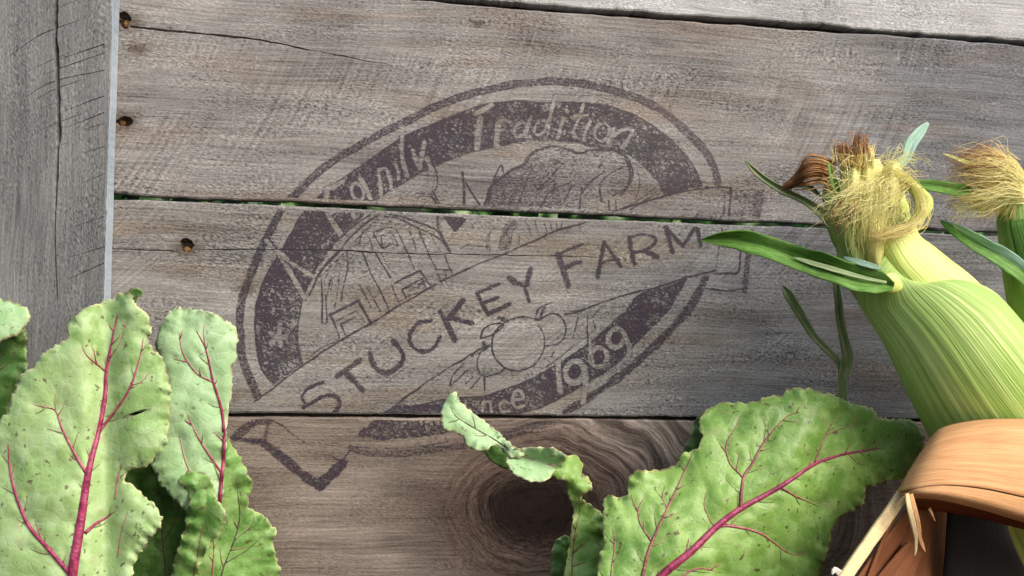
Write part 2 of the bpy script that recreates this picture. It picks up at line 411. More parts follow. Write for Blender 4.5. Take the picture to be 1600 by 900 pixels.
# greenery glimpsed through the open joint; deep shade and bright light spots coloured in
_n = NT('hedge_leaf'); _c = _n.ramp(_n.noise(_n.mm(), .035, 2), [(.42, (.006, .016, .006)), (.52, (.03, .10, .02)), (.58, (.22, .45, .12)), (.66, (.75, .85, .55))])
_t = _n.n('ShaderNodeBsdfTranslucent'); _n.set(_t.inputs[0], _c)
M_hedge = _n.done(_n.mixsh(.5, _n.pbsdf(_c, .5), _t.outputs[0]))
V, Fc = [], []
for i in range(700):
    x = random.uniform(-.5, .7); y = random.uniform(.22, .5); z = .047+.087*y+random.gauss(0, .03)
    a = random.uniform(0, 6.28); L = random.uniform(.02, .05); w = L*random.uniform(.25, .5); ti = random.uniform(-1, 1)
    d = Vector((math.cos(a), ti*.5, math.sin(a))).normalized(); s = d.cross(Vector((random.uniform(-.5, .5), -1, random.uniform(-.3, .8)))).normalized()
    c = Vector((x, y, z)); b = len(V)
    V += [c-d*L, c+s*w, c+d*L, c-s*w]; Fc += [(b, b+1, b+2), (b, b+2, b+3)]
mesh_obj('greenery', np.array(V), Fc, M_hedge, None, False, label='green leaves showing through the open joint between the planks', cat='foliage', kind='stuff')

# ------------------------------------------------------------------ the emblem drawn on the planks in purple ink
EX0, EY0, EX1, EY1, EST = 355.0, 112.0, 1205.0, 776.0, 1.0
egx, egy = np.meshgrid(np.arange(EX0, EX1, EST), np.arange(EY0, EY1, EST))
ELAY = {}
def layer(k):
    if k not in ELAY: ELAY[k] = np.zeros(egx.shape)
    return ELAY[k]
def _win(pts, pad):
    p = np.asarray(pts, float)
    i0 = max(0, int((p[:, 1].min()-pad-EY0)/EST)); i1 = min(egx.shape[0], int((p[:, 1].max()+pad-EY0)/EST)+2)
    j0 = max(0, int((p[:, 0].min()-pad-EX0)/EST)); j1 = min(egx.shape[1], int((p[:, 0].max()+pad-EX0)/EST)+2)
    return slice(i0, i1), slice(j0, j1)
_sc = [0]
def line(k, pts, w=2.4, s=.8, curve=True, wob=.5, passes=1):
    """an ink line in photo pixels; uneven pressure, slight shake"""
    pts = np.asarray(pts, float)
    for q in range(passes):
        _sc[0] += 1; sd = _sc[0]
        p = catmull(pts[:, :2], 6) if (curve and len(pts) > 2) else pts[:, :2]
        p, L = resample(p, step=3.0)
        p = p + np.stack([vnoise(L*.06, L*0, sd), vnoise(L*.06, L*0+7, sd)], 1)*wob + (0 if q == 0 else rng.normal(0, .8, 2))
        A = layer(k); sl = _win(p, w*2+3)
        x, y = egx[sl], egy[sl]
        if x.size == 0: continue
        d, arc = seg_dist(x, y, p)
        ww = w*.5*(1+.3*vnoise(arc*.07, arc*0, sd+50))
        v = np.clip((ww+.7-d)/1.4, 0, 1)*s*(.85+.25*vnoise(arc*.12, arc*0, sd+90))
        A[sl] = np.maximum(A[sl], v)
def thick(k, pts, w, s=.75, curve=True):
    """a stroke filled by scribbling to and fro"""
    _sc[0] += 1; sd = _sc[0]
    p = np.asarray(pts, float)[:, :2]
    p = catmull(p, 6) if (curve and len(p) > 2) else p
    p, L = resample(p, step=3.0)
    A = layer(k); sl = _win(p, w+4); x, y = egx[sl], egy[sl]; d, arc = seg_dist(x, y, p)
    ww = w*.5*(1+.22*vnoise(arc*.1, arc*0, sd))+vnoise(x*.5, y*.5, sd)*.8
    hatch = .72+.28*vnoise(x*.9+y*.25, y*.55-x*.1, sd)
    v = np.clip((ww+.8-d)/1.6, 0, 1)*s*hatch
    A[sl] = np.maximum(A[sl], v)
def fill(k, poly, s=.7, soft=2.0):
    _sc[0] += 1; sd = _sc[0]
    A = layer(k); sl = _win(poly, 4); x, y = egx[sl], egy[sl]
    xx = x+vnoise(x*.15, y*.15, sd)*1.6; yy = y+vnoise(x*.15, y*.15, sd+1)*1.6
    m = inside(xx, yy, poly).astype(float)
    h1 = vnoise(x*.42+y*.2, y*.24-x*.10, sd); h2 = vnoise(x*.16-y*.05, y*.42+x*.05, sd+3); big = vnoise(x*.035, y*.035, sd+5)
    hs = np.zeros(x.shape)
    for q, (an, dens) in enumerate(((.35, -.10), (1.25, -.18), (2.3, -.30))):      # three passes of pen hatching
        uu = -x*math.sin(an)+y*math.cos(an)+2.5*vnoise(x*.03, y*.03, sd+q+30); w_ = x*math.cos(an)+y*math.sin(an)
        hs = np.maximum(hs, np.clip((vnoise(uu*.74, w_*.12, sd+q+60)+dens+.16*big+.22)/.40, 0, 1))
    v = m*s*np.clip(.36+.64*hs+.14*h1+.12*big, .06, 1.2)
    A[sl] = np.maximum(A[sl], v)
def knock(k, pts, w, keep_ink=.12, curve=True, edge=.45):
    """bare wood left inside a filled area, with a thin outline"""
    p = np.asarray(pts, float)[:, :2]; p = catmull(p, 6) if (curve and len(p) > 2) else p
    A = layer(k); sl = _win(p, w+4); x, y = egx[sl], egy[sl]; d, arc = seg_dist(x, y, p)
    _sc[0] += 1
    ww = w*.5+vnoise(arc*.1, arc*0, _sc[0])*.7
    m = np.clip((ww+.6-d)/1.4, 0, 1)
    rim = np.clip(1-np.abs(d-ww-.9)/1.3, 0, 1)*.85
    A[sl] = np.maximum(A[sl]*(1-m*(1-keep_ink)), rim*edge+0*A[sl]) if edge else A[sl]*(1-m*(1-keep_ink))
def ell(cx, cy, rx, ry, rot=0, n=22, a0=0, a1=360):
    t = np.radians(np.linspace(a0, a1, n)); c, s = math.cos(rot), math.sin(rot)
    return np.stack([cx+rx*np.cos(t)*c-ry*np.sin(t)*s, cy+rx*np.cos(t)*s+ry*np.sin(t)*c], 1)

R_ = 'emblem_ring'
# outer line of the ring
outer = [(403, 620), (395, 600), (386, 580), (379, 556), (376, 528), (375, 495), (379, 468), (386, 446), (394, 424), (404, 398), (416, 373), (427, 352), (443, 324), (464, 301), (490, 276),
         (517, 254), (547, 236), (580, 217), (613, 200), (643, 186), (677, 168), (710, 155), (743, 144), (777, 137), (800, 132), (830, 129), (860, 127), (893, 129), (927, 134), (960, 142), (993, 153),
         (1027, 169), (1060, 193), (1087, 220), (1107, 244), (1118, 268), (1122, 288)]
thick(R_, outer[:14], 12, .8); thick(R_, outer[13:], 11, .76)
for dd in (-5.5, 5.0):
    o2 = np.array(outer, float); t = np.gradient(o2, axis=0); t /= np.linalg.norm(t, axis=1)[:, None]
    line(R_, o2+np.stack([-t[:, 1], t[:, 0]], 1)*dd, 1.8, .85, True, 1.0)
lowr = [(1103, 434), (1081, 476), (1053, 510), (1020, 543), (980, 579), (940, 608), (907, 630), (883, 643)]
thick(R_, lowr, 13, .82); line(R_, lowr, 3, .9, True, 2.0)
thick(R_, [(866, 658), (840, 665), (805, 676), (780, 686)], 14, .62)
thick(R_, [(778, 687), (760, 692), (723, 697), (673, 702), (623, 708), (573, 707), (547, 700)], 10, .62)
line(R_, [(545, 699), (573, 712), (623, 714), (673, 708), (720, 702)], 1.8, .7); line(R_, [(549, 697), (590, 701), (640, 699), (700, 690)], 1.8, .7)
# broad dark band
b_out = [(428, 600), (413, 583), (403, 557), (399, 523), (398, 497), (402, 473), (410, 443), (423, 417), (437, 398), (450, 373), (460, 356), (473, 335), (503, 303), (533, 280), (567, 257), (600, 234), (627, 216),
         (660, 200), (693, 187), (727, 173), (760, 163), (800, 158), (830, 159), (860, 160), (900, 160), (940, 163), (973, 172), (1007, 188), (1037, 208), (1060, 230), (1080, 253), (1093, 277), (1097, 290)]
b_in = [(1040, 306), (1027, 283), (1007, 260), (987, 244), (960, 234), (925, 229), (890, 221), (843, 219), (810, 222), (777, 229), (743, 236), (710, 247), (680, 260), (660, 268), (637, 282), (600, 304), (573, 333), (553, 354),
        (520, 386), (493, 424), (474, 465), (467, 500), (465, 527), (468, 550), (473, 570)]
bo = catmull(b_out, 6); bi = catmull(b_in, 6)
fill(R_, np.vstack([bo, bi]), .80)
line(R_, b_out, 2.6, .9, True, .8); line(R_, b_in[:17], 2.0, .7, True, .8); line(R_, b_in[19:], 2.4, .9)
# lower band
lo_up = [(1047, 446), (997, 460), (973, 490), (947, 513), (920, 537), (873, 567), (827, 593), (793, 607), (760, 618), (727, 621), (693, 624), (660, 632), (620, 634), (600, 645)]
lo_dn = [(800, 648), (837, 640), (860, 630), (893, 613), (920, 597), (947, 580), (973, 560), (987, 543), (1013, 517), (1040, 490), (1060, 460), (1073, 435)]
fill(R_, np.vstack([catmull(lo_up, 5), catmull(lo_dn, 5)]), .84)
line(R_, lo_up[2:], 2.6, .9); line(R_, lo_dn, 2.2, .7)
fill(R_, [(590, 653), (700, 652), (770, 655), (745, 668), (695, 677), (657, 682), (600, 688), (557, 681), (568, 668)], .74)
# star left bare
for a in range(5):
    t = -math.pi/2+.25+a*2*math.pi/5
    knock(R_, [(434, 527), (434+13*math.cos(t), 527+13*math.sin(t))], 7, .35, False, 0)
# bare strips crossing the band on the left
knock(R_, [(414, 373), (432, 390), (455, 428), (475, 464)], 8, .2, True, .75)
knock(R_, [(432, 388), (455, 410), (490, 432)], 6.5, .25, True, .75)
line(R_, [(413, 392), (411, 375), (417, 370), (432, 388)], 3, .85)
# Family Tradition
F_ = [([(511, 296), (510, 318), (514, 336), (532, 366)], 8.5), ([(508, 297), (522, 291), (537, 283)], 6), ([(516, 334), (528, 328), (538, 326)], 5), (ell(559, 300, 9, 14, -.3), 6), ([(563, 279), (571, 291), (579, 310)], 7), ([(551, 318), (550, 326), (554, 340)], 7),
      ([(592, 265), (594, 285), (596, 306)], 6.5), ([(592, 266), (603, 263), (609, 278), (612, 295)], 5.5), ([(617, 254), (622, 266), (623, 279)], 5.5), ([(630, 198), (628, 222), (629, 248), (636, 273)], 7.5),
      ([(645, 235), (650, 249), (656, 262)], 8), ([(663, 222), (660, 240), (656, 260)], 8), ([(668, 247), (674, 268), (672, 290), (667, 303)], 8)]
T_ = [([(769, 164), (757, 170), (745, 177)], 8.5), ([(751, 185), (748, 208), (745, 231)], 9), ([(779, 188), (777, 208), (776, 228)], 8.5), ([(779, 190), (788, 187), (797, 190)], 5), (ell(813, 202, 8, 12.5, .55), 4.6),
      ([(828, 187), (824, 200), (821, 212), (829, 214)], 5), (ell(845, 199, 8, 12.5, .5), 4.8), ([(868, 150), (862, 172), (857, 195), (856, 209)], 5.5), ([(881, 185), (877, 198), (872, 214)], 5.5), ([(885, 172), (887, 174)], 5), ([(912, 162), (905, 185), (896, 206), (900, 214)], 5), ([(893, 183), (904, 180), (918, 180)], 4),
      ([(922, 190), (916, 204), (912, 218)], 4.6), ([(927, 178), (928, 180)], 5), (ell(941, 206, 11, 14, .4), 4), ([(960, 199), (955, 211), (950, 223)], 5), ([(957, 213), (972, 203), (988, 202), (982, 217), (972, 231)], 6)]
for pts, w in F_+T_: knock(R_, pts, w, .1, True, .62)
line(R_, [(668, 247), (680, 262), (684, 282), (680, 298), (668, 304), (656, 302)], 2.4, .8); line(R_, [(677, 300), (688, 322), (692, 330)], 5, .75)
# Since 1969
for pts, w in [([(726, 645), (728, 626)], 5), ([(754, 642), (756, 627), (766, 629), (768, 643)], 5.5), ([(795, 630), (787, 626), (781, 634), (786, 643), (796, 641)], 5), ([(803, 625), (817, 622), (813, 611), (804, 613), (801, 626), (807, 637), (819, 633)], 4.8),
               ([(872, 566), (873, 588), (876, 612)], 8.5), (ell(898, 581, 14, 17, .2), 9), ([(913, 575), (915, 598), (911, 628)], 9), (ell(936, 558, 13, 15, .2), 7.5), ([(921, 531), (922, 546), (926, 562)], 5), (ell(963, 528, 12, 15, .3), 7.5), ([(975, 520), (984, 545), (978, 564)], 7.5)]:
    knock(R_, pts, w, .1, True, .72)
for e in (ell(898, 581, 8.5, 11.5, .2), ell(936, 558, 8.5, 10, .2), ell(963, 528, 7.5, 10, .3)): fill(R_, e, .8)
# a green smear of crayon is left out of the ink layer; faint pencil construction lines
line(R_, [(942, 477), (927, 496), (930, 512)], 2, .7); line(R_, [(942, 477), (960, 481), (977, 478)], 2, .6)

B_ = 'banner'
line(B_, [(397, 628), (473, 571), (533, 532), (580, 505), (627, 475), (677, 447), (710, 429), (743, 415), (777, 401), (836, 375), (874, 359), (909, 349), (945, 336), (993, 319), (1040, 306), (1080, 297), (1113, 292), (1142, 294)], 3.0, .82, True, .8)
line(B_, [(478, 563), (500, 545), (533, 531)], 2.2, .7)
line(B_, [(1117, 423), (1073, 433), (1033, 447), (993, 457), (947, 470), (907, 485), (883, 491)], 2.8, .85, True, .8)
line(B_, [(765, 538), (737, 554), (693, 580), (653, 607), (613, 637), (600, 645)], 2.8, .85, True, .8)
line(B_, [(1142, 294), (1141, 318), (1139, 344)], 5, .6); line(B_, [(1133, 297), (1130, 345), (1123, 392), (1118, 424)], 2, .6)
thick(B_, [(1146, 309), (1188, 304)], 7, .55, False); thick(B_, [(1186, 306), (1182, 345)], 15, .62, False); thick(B_, [(1176, 362), (1168, 410), (1164, 454)], 9, .66)
line(B_, [(1165, 450), (1140, 454), (1103, 451)], 2.8, .78); line(B_, [(1157, 393), (1154, 424), (1135, 427), (1117, 428)], 3.2, .78)
fill(B_, [(1145, 312), (1184, 309), (1181, 345), (1146, 343)], .28)
thick(B_, [(366, 684), (384, 669), (402, 659), (421, 656)], 13, .66); thick(B_, [(368, 685), (410, 691)], 8, .75, False)
thick(B_, [(408, 690), (430, 706), (450, 722), (474, 742), (494, 756)], 14, .78); thick(B_, [(414, 690), (417, 668), (421, 656)], 6, .6)
thick(B_, [(500, 757), (518, 741), (536, 724)], 17, .82); line(B_, [(487, 750), (502, 765), (541, 727)], 2.6, .85, False); line(B_, [(517, 712), (534, 722), (547, 703)], 2.2, .75, False)
line(B_, [(424, 657), (440, 664), (455, 676), (478, 694)], 3, .5)

L_ = 'banner_lettering'
for pts, w in [([(506, 597), (490, 602), (477, 611), (472, 622), (477, 629)], 5.5), ([(474, 637), (488, 629), (502, 621), (517, 617), (529, 623), (530, 634), (523, 644)], 6.5), ([(527, 588), (562, 563)], 8), ([(543, 584), (567, 610)], 9),
               ([(578, 551), (582, 566), (592, 579), (607, 582), (622, 573), (631, 558), (624, 544), (615, 533)], 8.5), ([(674, 501), (655, 504), (643, 517), (640, 532), (649, 545), (666, 549), (680, 541), (687, 527)], 6.5),
               ([(688, 487), (699, 507), (711, 531)], 8.5), ([(724, 469), (712, 484), (700, 498)], 9), ([(704, 496), (722, 501), (738, 505)], 8), ([(745, 458), (753, 474), (763, 492)], 6.5), ([(746, 458), (780, 443)], 5.5), ([(757, 473), (777, 465)], 6.5), ([(762, 491), (796, 475)], 6.5),
               ([(796, 434), (806, 442), (817, 445)], 8.5), ([(829, 420), (823, 445)], 8.5), ([(819, 446), (827, 471)], 6), ([(872, 398), (881, 424), (888, 447)], 8.5), ([(873, 397), (890, 389), (911, 382)], 5.5), ([(886, 417), (897, 412), (907, 409)], 8),
               ([(944, 378), (939, 406), (934, 432)], 7), ([(945, 379), (958, 398), (971, 417)], 5), ([(939, 411), (952, 407), (967, 405)], 4), ([(983, 370), (987, 392), (991, 412)], 7.5), ([(983, 371), (1003, 366), (1022, 370), (1024, 380), (1007, 391), (991, 394)], 5), ([(1006, 391), (1028, 402)], 7),
               ([(1051, 394), (1046, 375), (1041, 356)], 7.5), ([(1042, 358), (1055, 371), (1067, 384)], 6.5), ([(1067, 384), (1078, 368), (1089, 350), (1090, 337)], 6.5), ([(1089, 352), (1092, 368), (1095, 384)], 7)]:
    thick(L_, pts, w, .80); line(L_, pts, 2.0, .75, True, 1.2)

N_ = 'barn_drawing'
for pts, w, s in [([(597, 332), (570, 350), (547, 371), (532, 391), (511, 412), (497, 430), (491, 445), (483, 461)], 3.6, .8), ([(580, 334), (553, 353), (518, 384), (506, 401), (490, 424)], 2.4, .7), ([(590, 340), (560, 372), (525, 408), (500, 432)], 2, .55),
                  ([(597, 332), (622, 337), (647, 345), (680, 358), (697, 380), (704, 395)], 3.0, .8), ([(600, 338), (622, 341), (647, 353), (672, 364), (688, 374), (702, 389)], 2.6, .7),
                  ([(572, 363), (580, 378), (583, 392)], 2, .7), ([(583, 362), (590, 376), (598, 388)], 2.4, .75), ([(618, 358), (626, 372), (637, 395), (648, 421)], 2.6, .75), ([(640, 361), (646, 376), (650, 389)], 2, .65), ([(656, 361), (668, 393), (682, 420)], 2.4, .7), ([(671, 364), (682, 384), (690, 395)], 2, .6),
                  ([(695, 397), (702, 416), (707, 429)], 2.6, .75), ([(566, 394), (580, 427), (597, 460), (608, 484)], 2.6, .78), ([(586, 394), (598, 414), (610, 434)], 2.2, .7), ([(596, 395), (606, 415), (616, 428)], 1.8, .55),
                  ([(587, 362), (600, 357), (613, 355)], 2.2, .75), ([(595, 368), (606, 364), (614, 366), (622, 383)], 2.0, .75), ([(595, 368), (599, 387), (612, 381), (621, 384)], 2.0, .7), ([(602, 373), (612, 371), (614, 379)], 1.8, .55),
                  ([(617, 442), (657, 422)], 2.8, .8), ([(612, 445), (618, 459), (624, 471)], 2.8, .75), ([(628, 452), (645, 443), (661, 435)], 2.4, .75), ([(628, 452), (635, 467)], 2.4, .75), ([(657, 423), (667, 438), (677, 452)], 2.6, .75), ([(660, 436), (667, 452)], 2, .65),
                  ([(515, 492), (537, 482), (560, 470)], 4.2, .82), ([(560, 470), (570, 488), (580, 505)], 4.2, .8), ([(520, 498), (525, 512), (531, 528)], 3.0, .78), ([(533, 507), (558, 493)], 2.6, .75), ([(533, 507), (540, 522)], 3.2, .75), ([(526, 501), (557, 485)], 2.2, .7), ([(558, 486), (573, 506)], 2.0, .65), ([(515, 492), (520, 498)], 3, .8),
                  ([(502, 437), (504, 470), (503, 503)], 2.4, .75), ([(515, 442), (510, 470), (511, 503), (503, 503)], 2.0, .7), ([(530, 436), (527, 458), (523, 480)], 2.2, .7), ([(543, 394), (543, 420), (537, 446), (533, 470)], 2.6, .75), ([(552, 396), (543, 415)], 2.2, .65), ([(507, 440), (509, 470)], 2.0, .6), ([(519, 430), (514, 450)], 2, .6), ([(524, 420), (520, 440), (516, 455)], 2, .55),
                  ([(562, 445), (571, 462), (580, 480)], 2.0, .7), ([(573, 447), (584, 467), (595, 487)], 2.0, .7), ([(572, 348), (565, 365), (561, 382)], 2, .65), ([(680, 420), (706, 421)], 2.6, .8), ([(684, 424), (688, 438)], 2, .6), ([(694, 422), (698, 436)], 2, .6),
                  ([(673, 304), (683, 320), (684, 345), (690, 368), (702, 392)], 5.2, .72), ([(723, 270), (725, 300), (726, 334)], 4.0, .75), ([(727, 284), (740, 305), (754, 327)], 2.6, .72), ([(765, 310), (772, 280), (783, 257), (787, 270)], 2.8, .7), ([(762, 322), (768, 296), (778, 276)], 3.4, .7)]:
    line(N_, pts, w, s)
fill(N_, [(690, 333), (705, 334), (728, 341), (724, 350), (711, 362), (700, 350)], .78); line(N_, [(692, 334), (711, 362), (728, 342)], 2.4, .8, False)
for i in range(70):                                     # short siding dashes
    x = rng.uniform(525, 700); y = rng.uniform(352, 470)
    if y > 500-(x-520)*.45 or y < 345+abs(x-600)*.28: continue
    l = rng.uniform(6, 16); line(N_, [(x, y), (x+l, y+rng.uniform(-1, 1))], 1.5, rng.uniform(.3, .55), False, .4)
for i in range(22):
    x = rng.uniform(632, 662); y = 470-(x-632)*.5-rng.uniform(2, 18); line(N_, [(x, y), (x+rng.uniform(3, 8), y-rng.uniform(1, 4))], 1.5, .6, False, .4)
for i in range(26):
    x = rng.uniform(492, 545); y = rng.uniform(400, 436); line(N_, [(x, y), (x-rng.uniform(3, 8), y+rng.uniform(8, 16))], 1.5, .45, False, .4)

G_ = 'tree_drawing'
crown = [(759, 323), (763, 305), (768, 294), (782, 280), (802, 265), (817, 259), (829, 243), (844, 234), (868, 228), (891, 234), (907, 239), (924, 233), (953, 234), (973, 241), (982, 252), (988, 268), (985, 285), (973, 304), (944, 311), (925, 322), (890, 326), (840, 325), (800, 325)]
cr = catmull(crown, 5, True)
fill(G_, cr, .30); fill(G_, catmull([(762, 322), (768, 294), (800, 268), (830, 246), (845, 240), (850, 262), (870, 285), (880, 322)], 5), .42)
line(G_, crown[:18], 3.0, .8, True, 1.2, 2)
for i in range(260):
    x = rng.uniform(762, 985); y = rng.uniform(234, 322)
    if not inside(np.array(x), np.array(y), cr): continue
    a = rng.uniform(-1.2, .4); l = rng.uniform(6, 18); k = rng.uniform(-.5, .5)
    line(G_, [(x, y), (x+l*.5*math.cos(a)-k*4, y+l*.5*math.sin(a)-k*4), (x+l*math.cos(a), y+l*math.sin(a))], 1.8, rng.uniform(.35, .8)*(1 if x < 900 else .7), True, .4)
for pts in ([(808, 324), (822, 285), (832, 262)], [(836, 300), (862, 275), (878, 256)], [(845, 322), (860, 300), (890, 285)], [(905, 345), (906, 318), (909, 294)], [(909, 300), (925, 282), (945, 268)], [(940, 315), (938, 290), (952, 272), (975, 260)], [(951, 313), (953, 335)], [(962, 312), (964, 336)],
            [(996, 266), (1000, 285), (992, 315)], [(985, 250), (980, 290), (958, 306)], [(992, 315), (1012, 304), (1028, 290)], [(985, 327), (1010, 312), (1030, 302)], [(893, 290), (880, 318)], [(928, 240), (940, 252), (935, 262)]):
    line(G_, pts, 2.6, .75)
for i in range(9):
    t = i/8; line(G_, [(795+17*t, 344+3*t), (784+17*t, 365), (778+18*t, 391-2*t)], 2.0, .6, True, 1.0)
for pts in ([(767, 362), (760, 373), (763, 386)], [(772, 350), (764, 372), (766, 392)], [(820, 343), (826, 357), (831, 369)], [(836, 343), (838, 355), (843, 369)], [(859, 345), (862, 356), (864, 365)], [(869, 347), (871, 362)], [(879, 347), (876, 358)], [(905, 345), (907, 360)], [(719, 388), (735, 382), (760, 385)], [(760, 383), (763, 396)], [(812, 366), (810, 382)], [(850, 346), (855, 362)]):
    line(G_, pts, 2.2, .62)

V_ = 'fruit_drawing'
for pts, w in [([(845, 513), (849, 521), (851, 537), (847, 553), (835, 569), (816, 578), (796, 578), (781, 568), (771, 553), (769, 538), (773, 520), (784, 507), (796, 500), (816, 495), (835, 497), (841, 500)], 2.6), ([(838, 500), (845, 498), (860, 490), (874, 493), (884, 509), (881, 528), (870, 538), (854, 541)], 2.6),
               ([(763, 542), (751, 551), (746, 568), (749, 582), (759, 588), (777, 584), (788, 577)], 2.6), ([(751, 528), (757, 513), (775, 505), (787, 508), (771, 522), (752, 529)], 2.4), ([(757, 528), (770, 522)], 2), ([(837, 498), (841, 483), (862, 472)], 2.2), ([(851, 495), (845, 499), (838, 500)], 3.4),
               ([(736, 556), (749, 545), (766, 541)], 2.6), ([(738, 557), (752, 549), (762, 545)], 2.2), ([(703, 602), (709, 584), (725, 568)], 2.2), ([(705, 602), (722, 586), (735, 576)], 2.2), ([(757, 590), (757, 610)], 2.4), ([(904, 495), (900, 510), (895, 527)], 2.0), ([(919, 493), (918, 515), (919, 541)], 2.0), ([(866, 548), (862, 558)], 2), ([(896, 540), (870, 562), (850, 575)], 1.6), ([(727, 600), (740, 588)], 1.8), ([(735, 608), (750, 590)], 1.8)]:
    line(V_, pts, w, .78)
thick(V_, [(779, 496), (790, 500)], 6, .75, False); thick(V_, [(756, 536), (759, 541)], 6, .7, False)
for i in range(12):
    t = rng.uniform(0, 1); line(V_, [(838+t*9, 498-rng.uniform(0, 3)), (842+t*12, 485-t*6)], 1.7, .6, False)
line(V_, [(907, 485), (895, 488), (884, 491)], 4, .6)

# ink material: dark violet ballpoint, broken by the wood's own roughness
_n = NT('ink'); _p = _n.mm(); _X, _Y, _Z = _n.sep(_p)
_g = _n.noise(_n.xyz(_n.m('MULTIPLY', _X, .34), _n.m('MULTIPLY', _Z, .85), 3), 1, 2, .65)
_g2 = _n.noise(_n.xyz(_n.m('MULTIPLY', _X, .75), _n.m('MULTIPLY', _Z, 1.2), 9), 1, 1, .6)
_a = _n.m('ADD', _n.attr('ink'), _n.m('ADD', _n.m('MULTIPLY', _n.m('SUBTRACT', _g, .5), 1.1), _n.m('MULTIPLY', _n.m('SUBTRACT', _g2, .5), 1.1)))
_fade = _n.rng(_n.noise(_n.vm('SCALE', _p, .016), 1, 3), .34, .60, .80, 1.08)
_al = _n.m('MULTIPLY', _n.m('MULTIPLY', _n.rng(_a, .12, .85), _fade), _n.rng(_n.attr('ink'), .03, .25))
_hue = _n.noise(_n.vm('SCALE', _p, .03), 1, 3)
_col = _n.ramp(_hue, [(.35, (.030, .024, .042)), (.52, (.042, .027, .042)), (.68, (.027, .026, .034))])
_tr = _n.n('ShaderNodeBsdfTransparent')
M_ink = _n.done(_n.mixsh(_n.m('MULTIPLY', _al, .78), _tr.outputs[0], _n.pbsdf(_col, .6, None, .3)))
for k, gn in ((B_, 1.2), (L_, 1.25), (N_, 1.25), (G_, 1.05), (V_, 1.2)): ELAY[k] = np.clip(ELAY[k]*gn, 0, 1.2)
_stack = np.stack([ELAY[k] for k in ELAY]); _keys = list(ELAY)
_tot = _stack.max(0); _own = _stack.argmax(0)
_w = P(egx, egy, 0.18)
_gapm = np.zeros(egx.shape, bool)
for zz, hw in ((ZB, 3.6), (ZC, 2.0)): _gapm |= np.abs(_w[..., 2]*1000-zz) < hw
_cell_max = np.maximum.reduce([_tot[:-1, :-1], _tot[1:, :-1], _tot[:-1, 1:], _tot[1:, 1:]])
_cell_gap = _gapm[:-1, :-1] | _gapm[1:, :-1] | _gapm[:-1, 1:] | _gapm[1:, 1:]
_co = _own[:-1, :-1].copy(); _bm = _tot[:-1, :-1]
for sl in ((slice(1, None), slice(None, -1)), (slice(None, -1), slice(1, None)), (slice(1, None), slice(1, None))):
    b = _tot[sl] > _bm; _co = np.where(b, _own[sl], _co); _bm = np.maximum(_bm, _tot[sl])
_root = None
for ki, k in enumerate(_keys):
    ii, jj = np.nonzero((_cell_max > .04) & ~_cell_gap & (_co == ki))
    idx = np.arange(egx.size).reshape(egx.shape)
    q = np.stack([idx[ii, jj], idx[ii+1, jj], idx[ii+1, jj+1], idx[ii, jj+1]], 1)
    used, inv = np.unique(q, return_inverse=True); inv = inv.reshape(q.shape)
    o = mesh_obj(k, _w.reshape(-1, 3)[used], inv.tolist(), M_ink, _root or wall, False, {'ink': _tot.ravel()[used]})
    if _root is None: _root = o; keep(o)
_root['label'] = 'purple ink oval ring with pale script lettering drawn on the planks'

# ------------------------------------------------------------------ beet leaves
def leaf_mat(name, base, pale, dark, rimc, spots=.5, trans=.25, gloss=.42, seed=0.0, tint=(.28, .05, .10)):
    n = NT(name); p = n.mm(); p = n.vm('ADD', p, (seed*53, seed*17, seed*91))
    edge = n.attr('edge'); vein = n.attr('vein')
    big = n.noise(p, .022, 3, .55); midn = n.noise(p, .09, 3, .6)
    cell = n.voro(n.vm('ADD', p, n.vm('SCALE', n.n('ShaderNodeTexNoise').outputs['Color'], 0.0)), .16)
    cell2 = n.voro(p, .45)
    col = n.mix(n.rng(big, .34, .66), dark, base)
    col = n.mix(n.m('MULTIPLY', n.rng(midn, .42, .70), .7), col, pale)
    net = n.rng(cell, .0, .10, 1, 0)
    col = n.mix(n.m('MULTIPLY', net, .12), col, pale)
    col = n.mix(n.m('MULTIPLY', n.rng(cell2, 0, .10, 1, 0), .08), col, pale)
    col = n.mix(n.m('MULTIPLY', n.rng(vein, .12, .9), .50), col, pale)
    col = n.mix(n.m('MULTIPLY', n.rng(vein, .62, 1.0), .40), col, tint)
    # purple-brown blemishes, brown torn margin
    sp = n.noise(p, .28, 2, .5); spm = n.m('MULTIPLY', n.rng(sp, .655, .70), spots)
    col = n.mix(spm, col, (.085, .035, .028))
    sp2 = n.noise(p, .10, 4, .65); col = n.mix(n.m('MULTIPLY', n.rng(sp2, .56, .72), .42*spots), col, (.33, .22, .16))
    rim = n.m('MULTIPLY', n.rng(edge, .0, .22, 1, 0), n.rng(n.noise(p, .07, 2), .36, .60))
    col = n.mix(n.m('MULTIPLY', rim, .75), col, rimc)
    col = n.mix(n.rng(edge, .0, .09, .7, 0), col, rimc)
    brown = n.m('MULTIPLY', n.rng(edge, .0, .20, 1, 0), n.rng(n.noise(p, .16, 3), .50, .62))
    col = n.mix(n.m('MULTIPLY', brown, .8), col, (.12, .07, .045))
    ht = n.m('ADD', n.m('MULTIPLY', n.rng(cell, 0, .16), .6), n.m('ADD', n.m('MULTIPLY', midn, 1.4), n.m('MULTIPLY', n.rng(cell2, 0, .2), .25)))
    nr = n.bump(ht, .0006, .20)
    t = n.n('ShaderNodeBsdfTranslucent'); n.set(t.inputs[0], n.mix(1.0, col, (1.0, 1.0, .55), 'MULTIPLY')); n.set(t.inputs['Normal'], nr)
    return n.done(n.mixsh(trans, n.pbsdf(col, n.rng(midn, .3, .7, gloss, gloss+.18), nr, .42), t.outputs[0]))
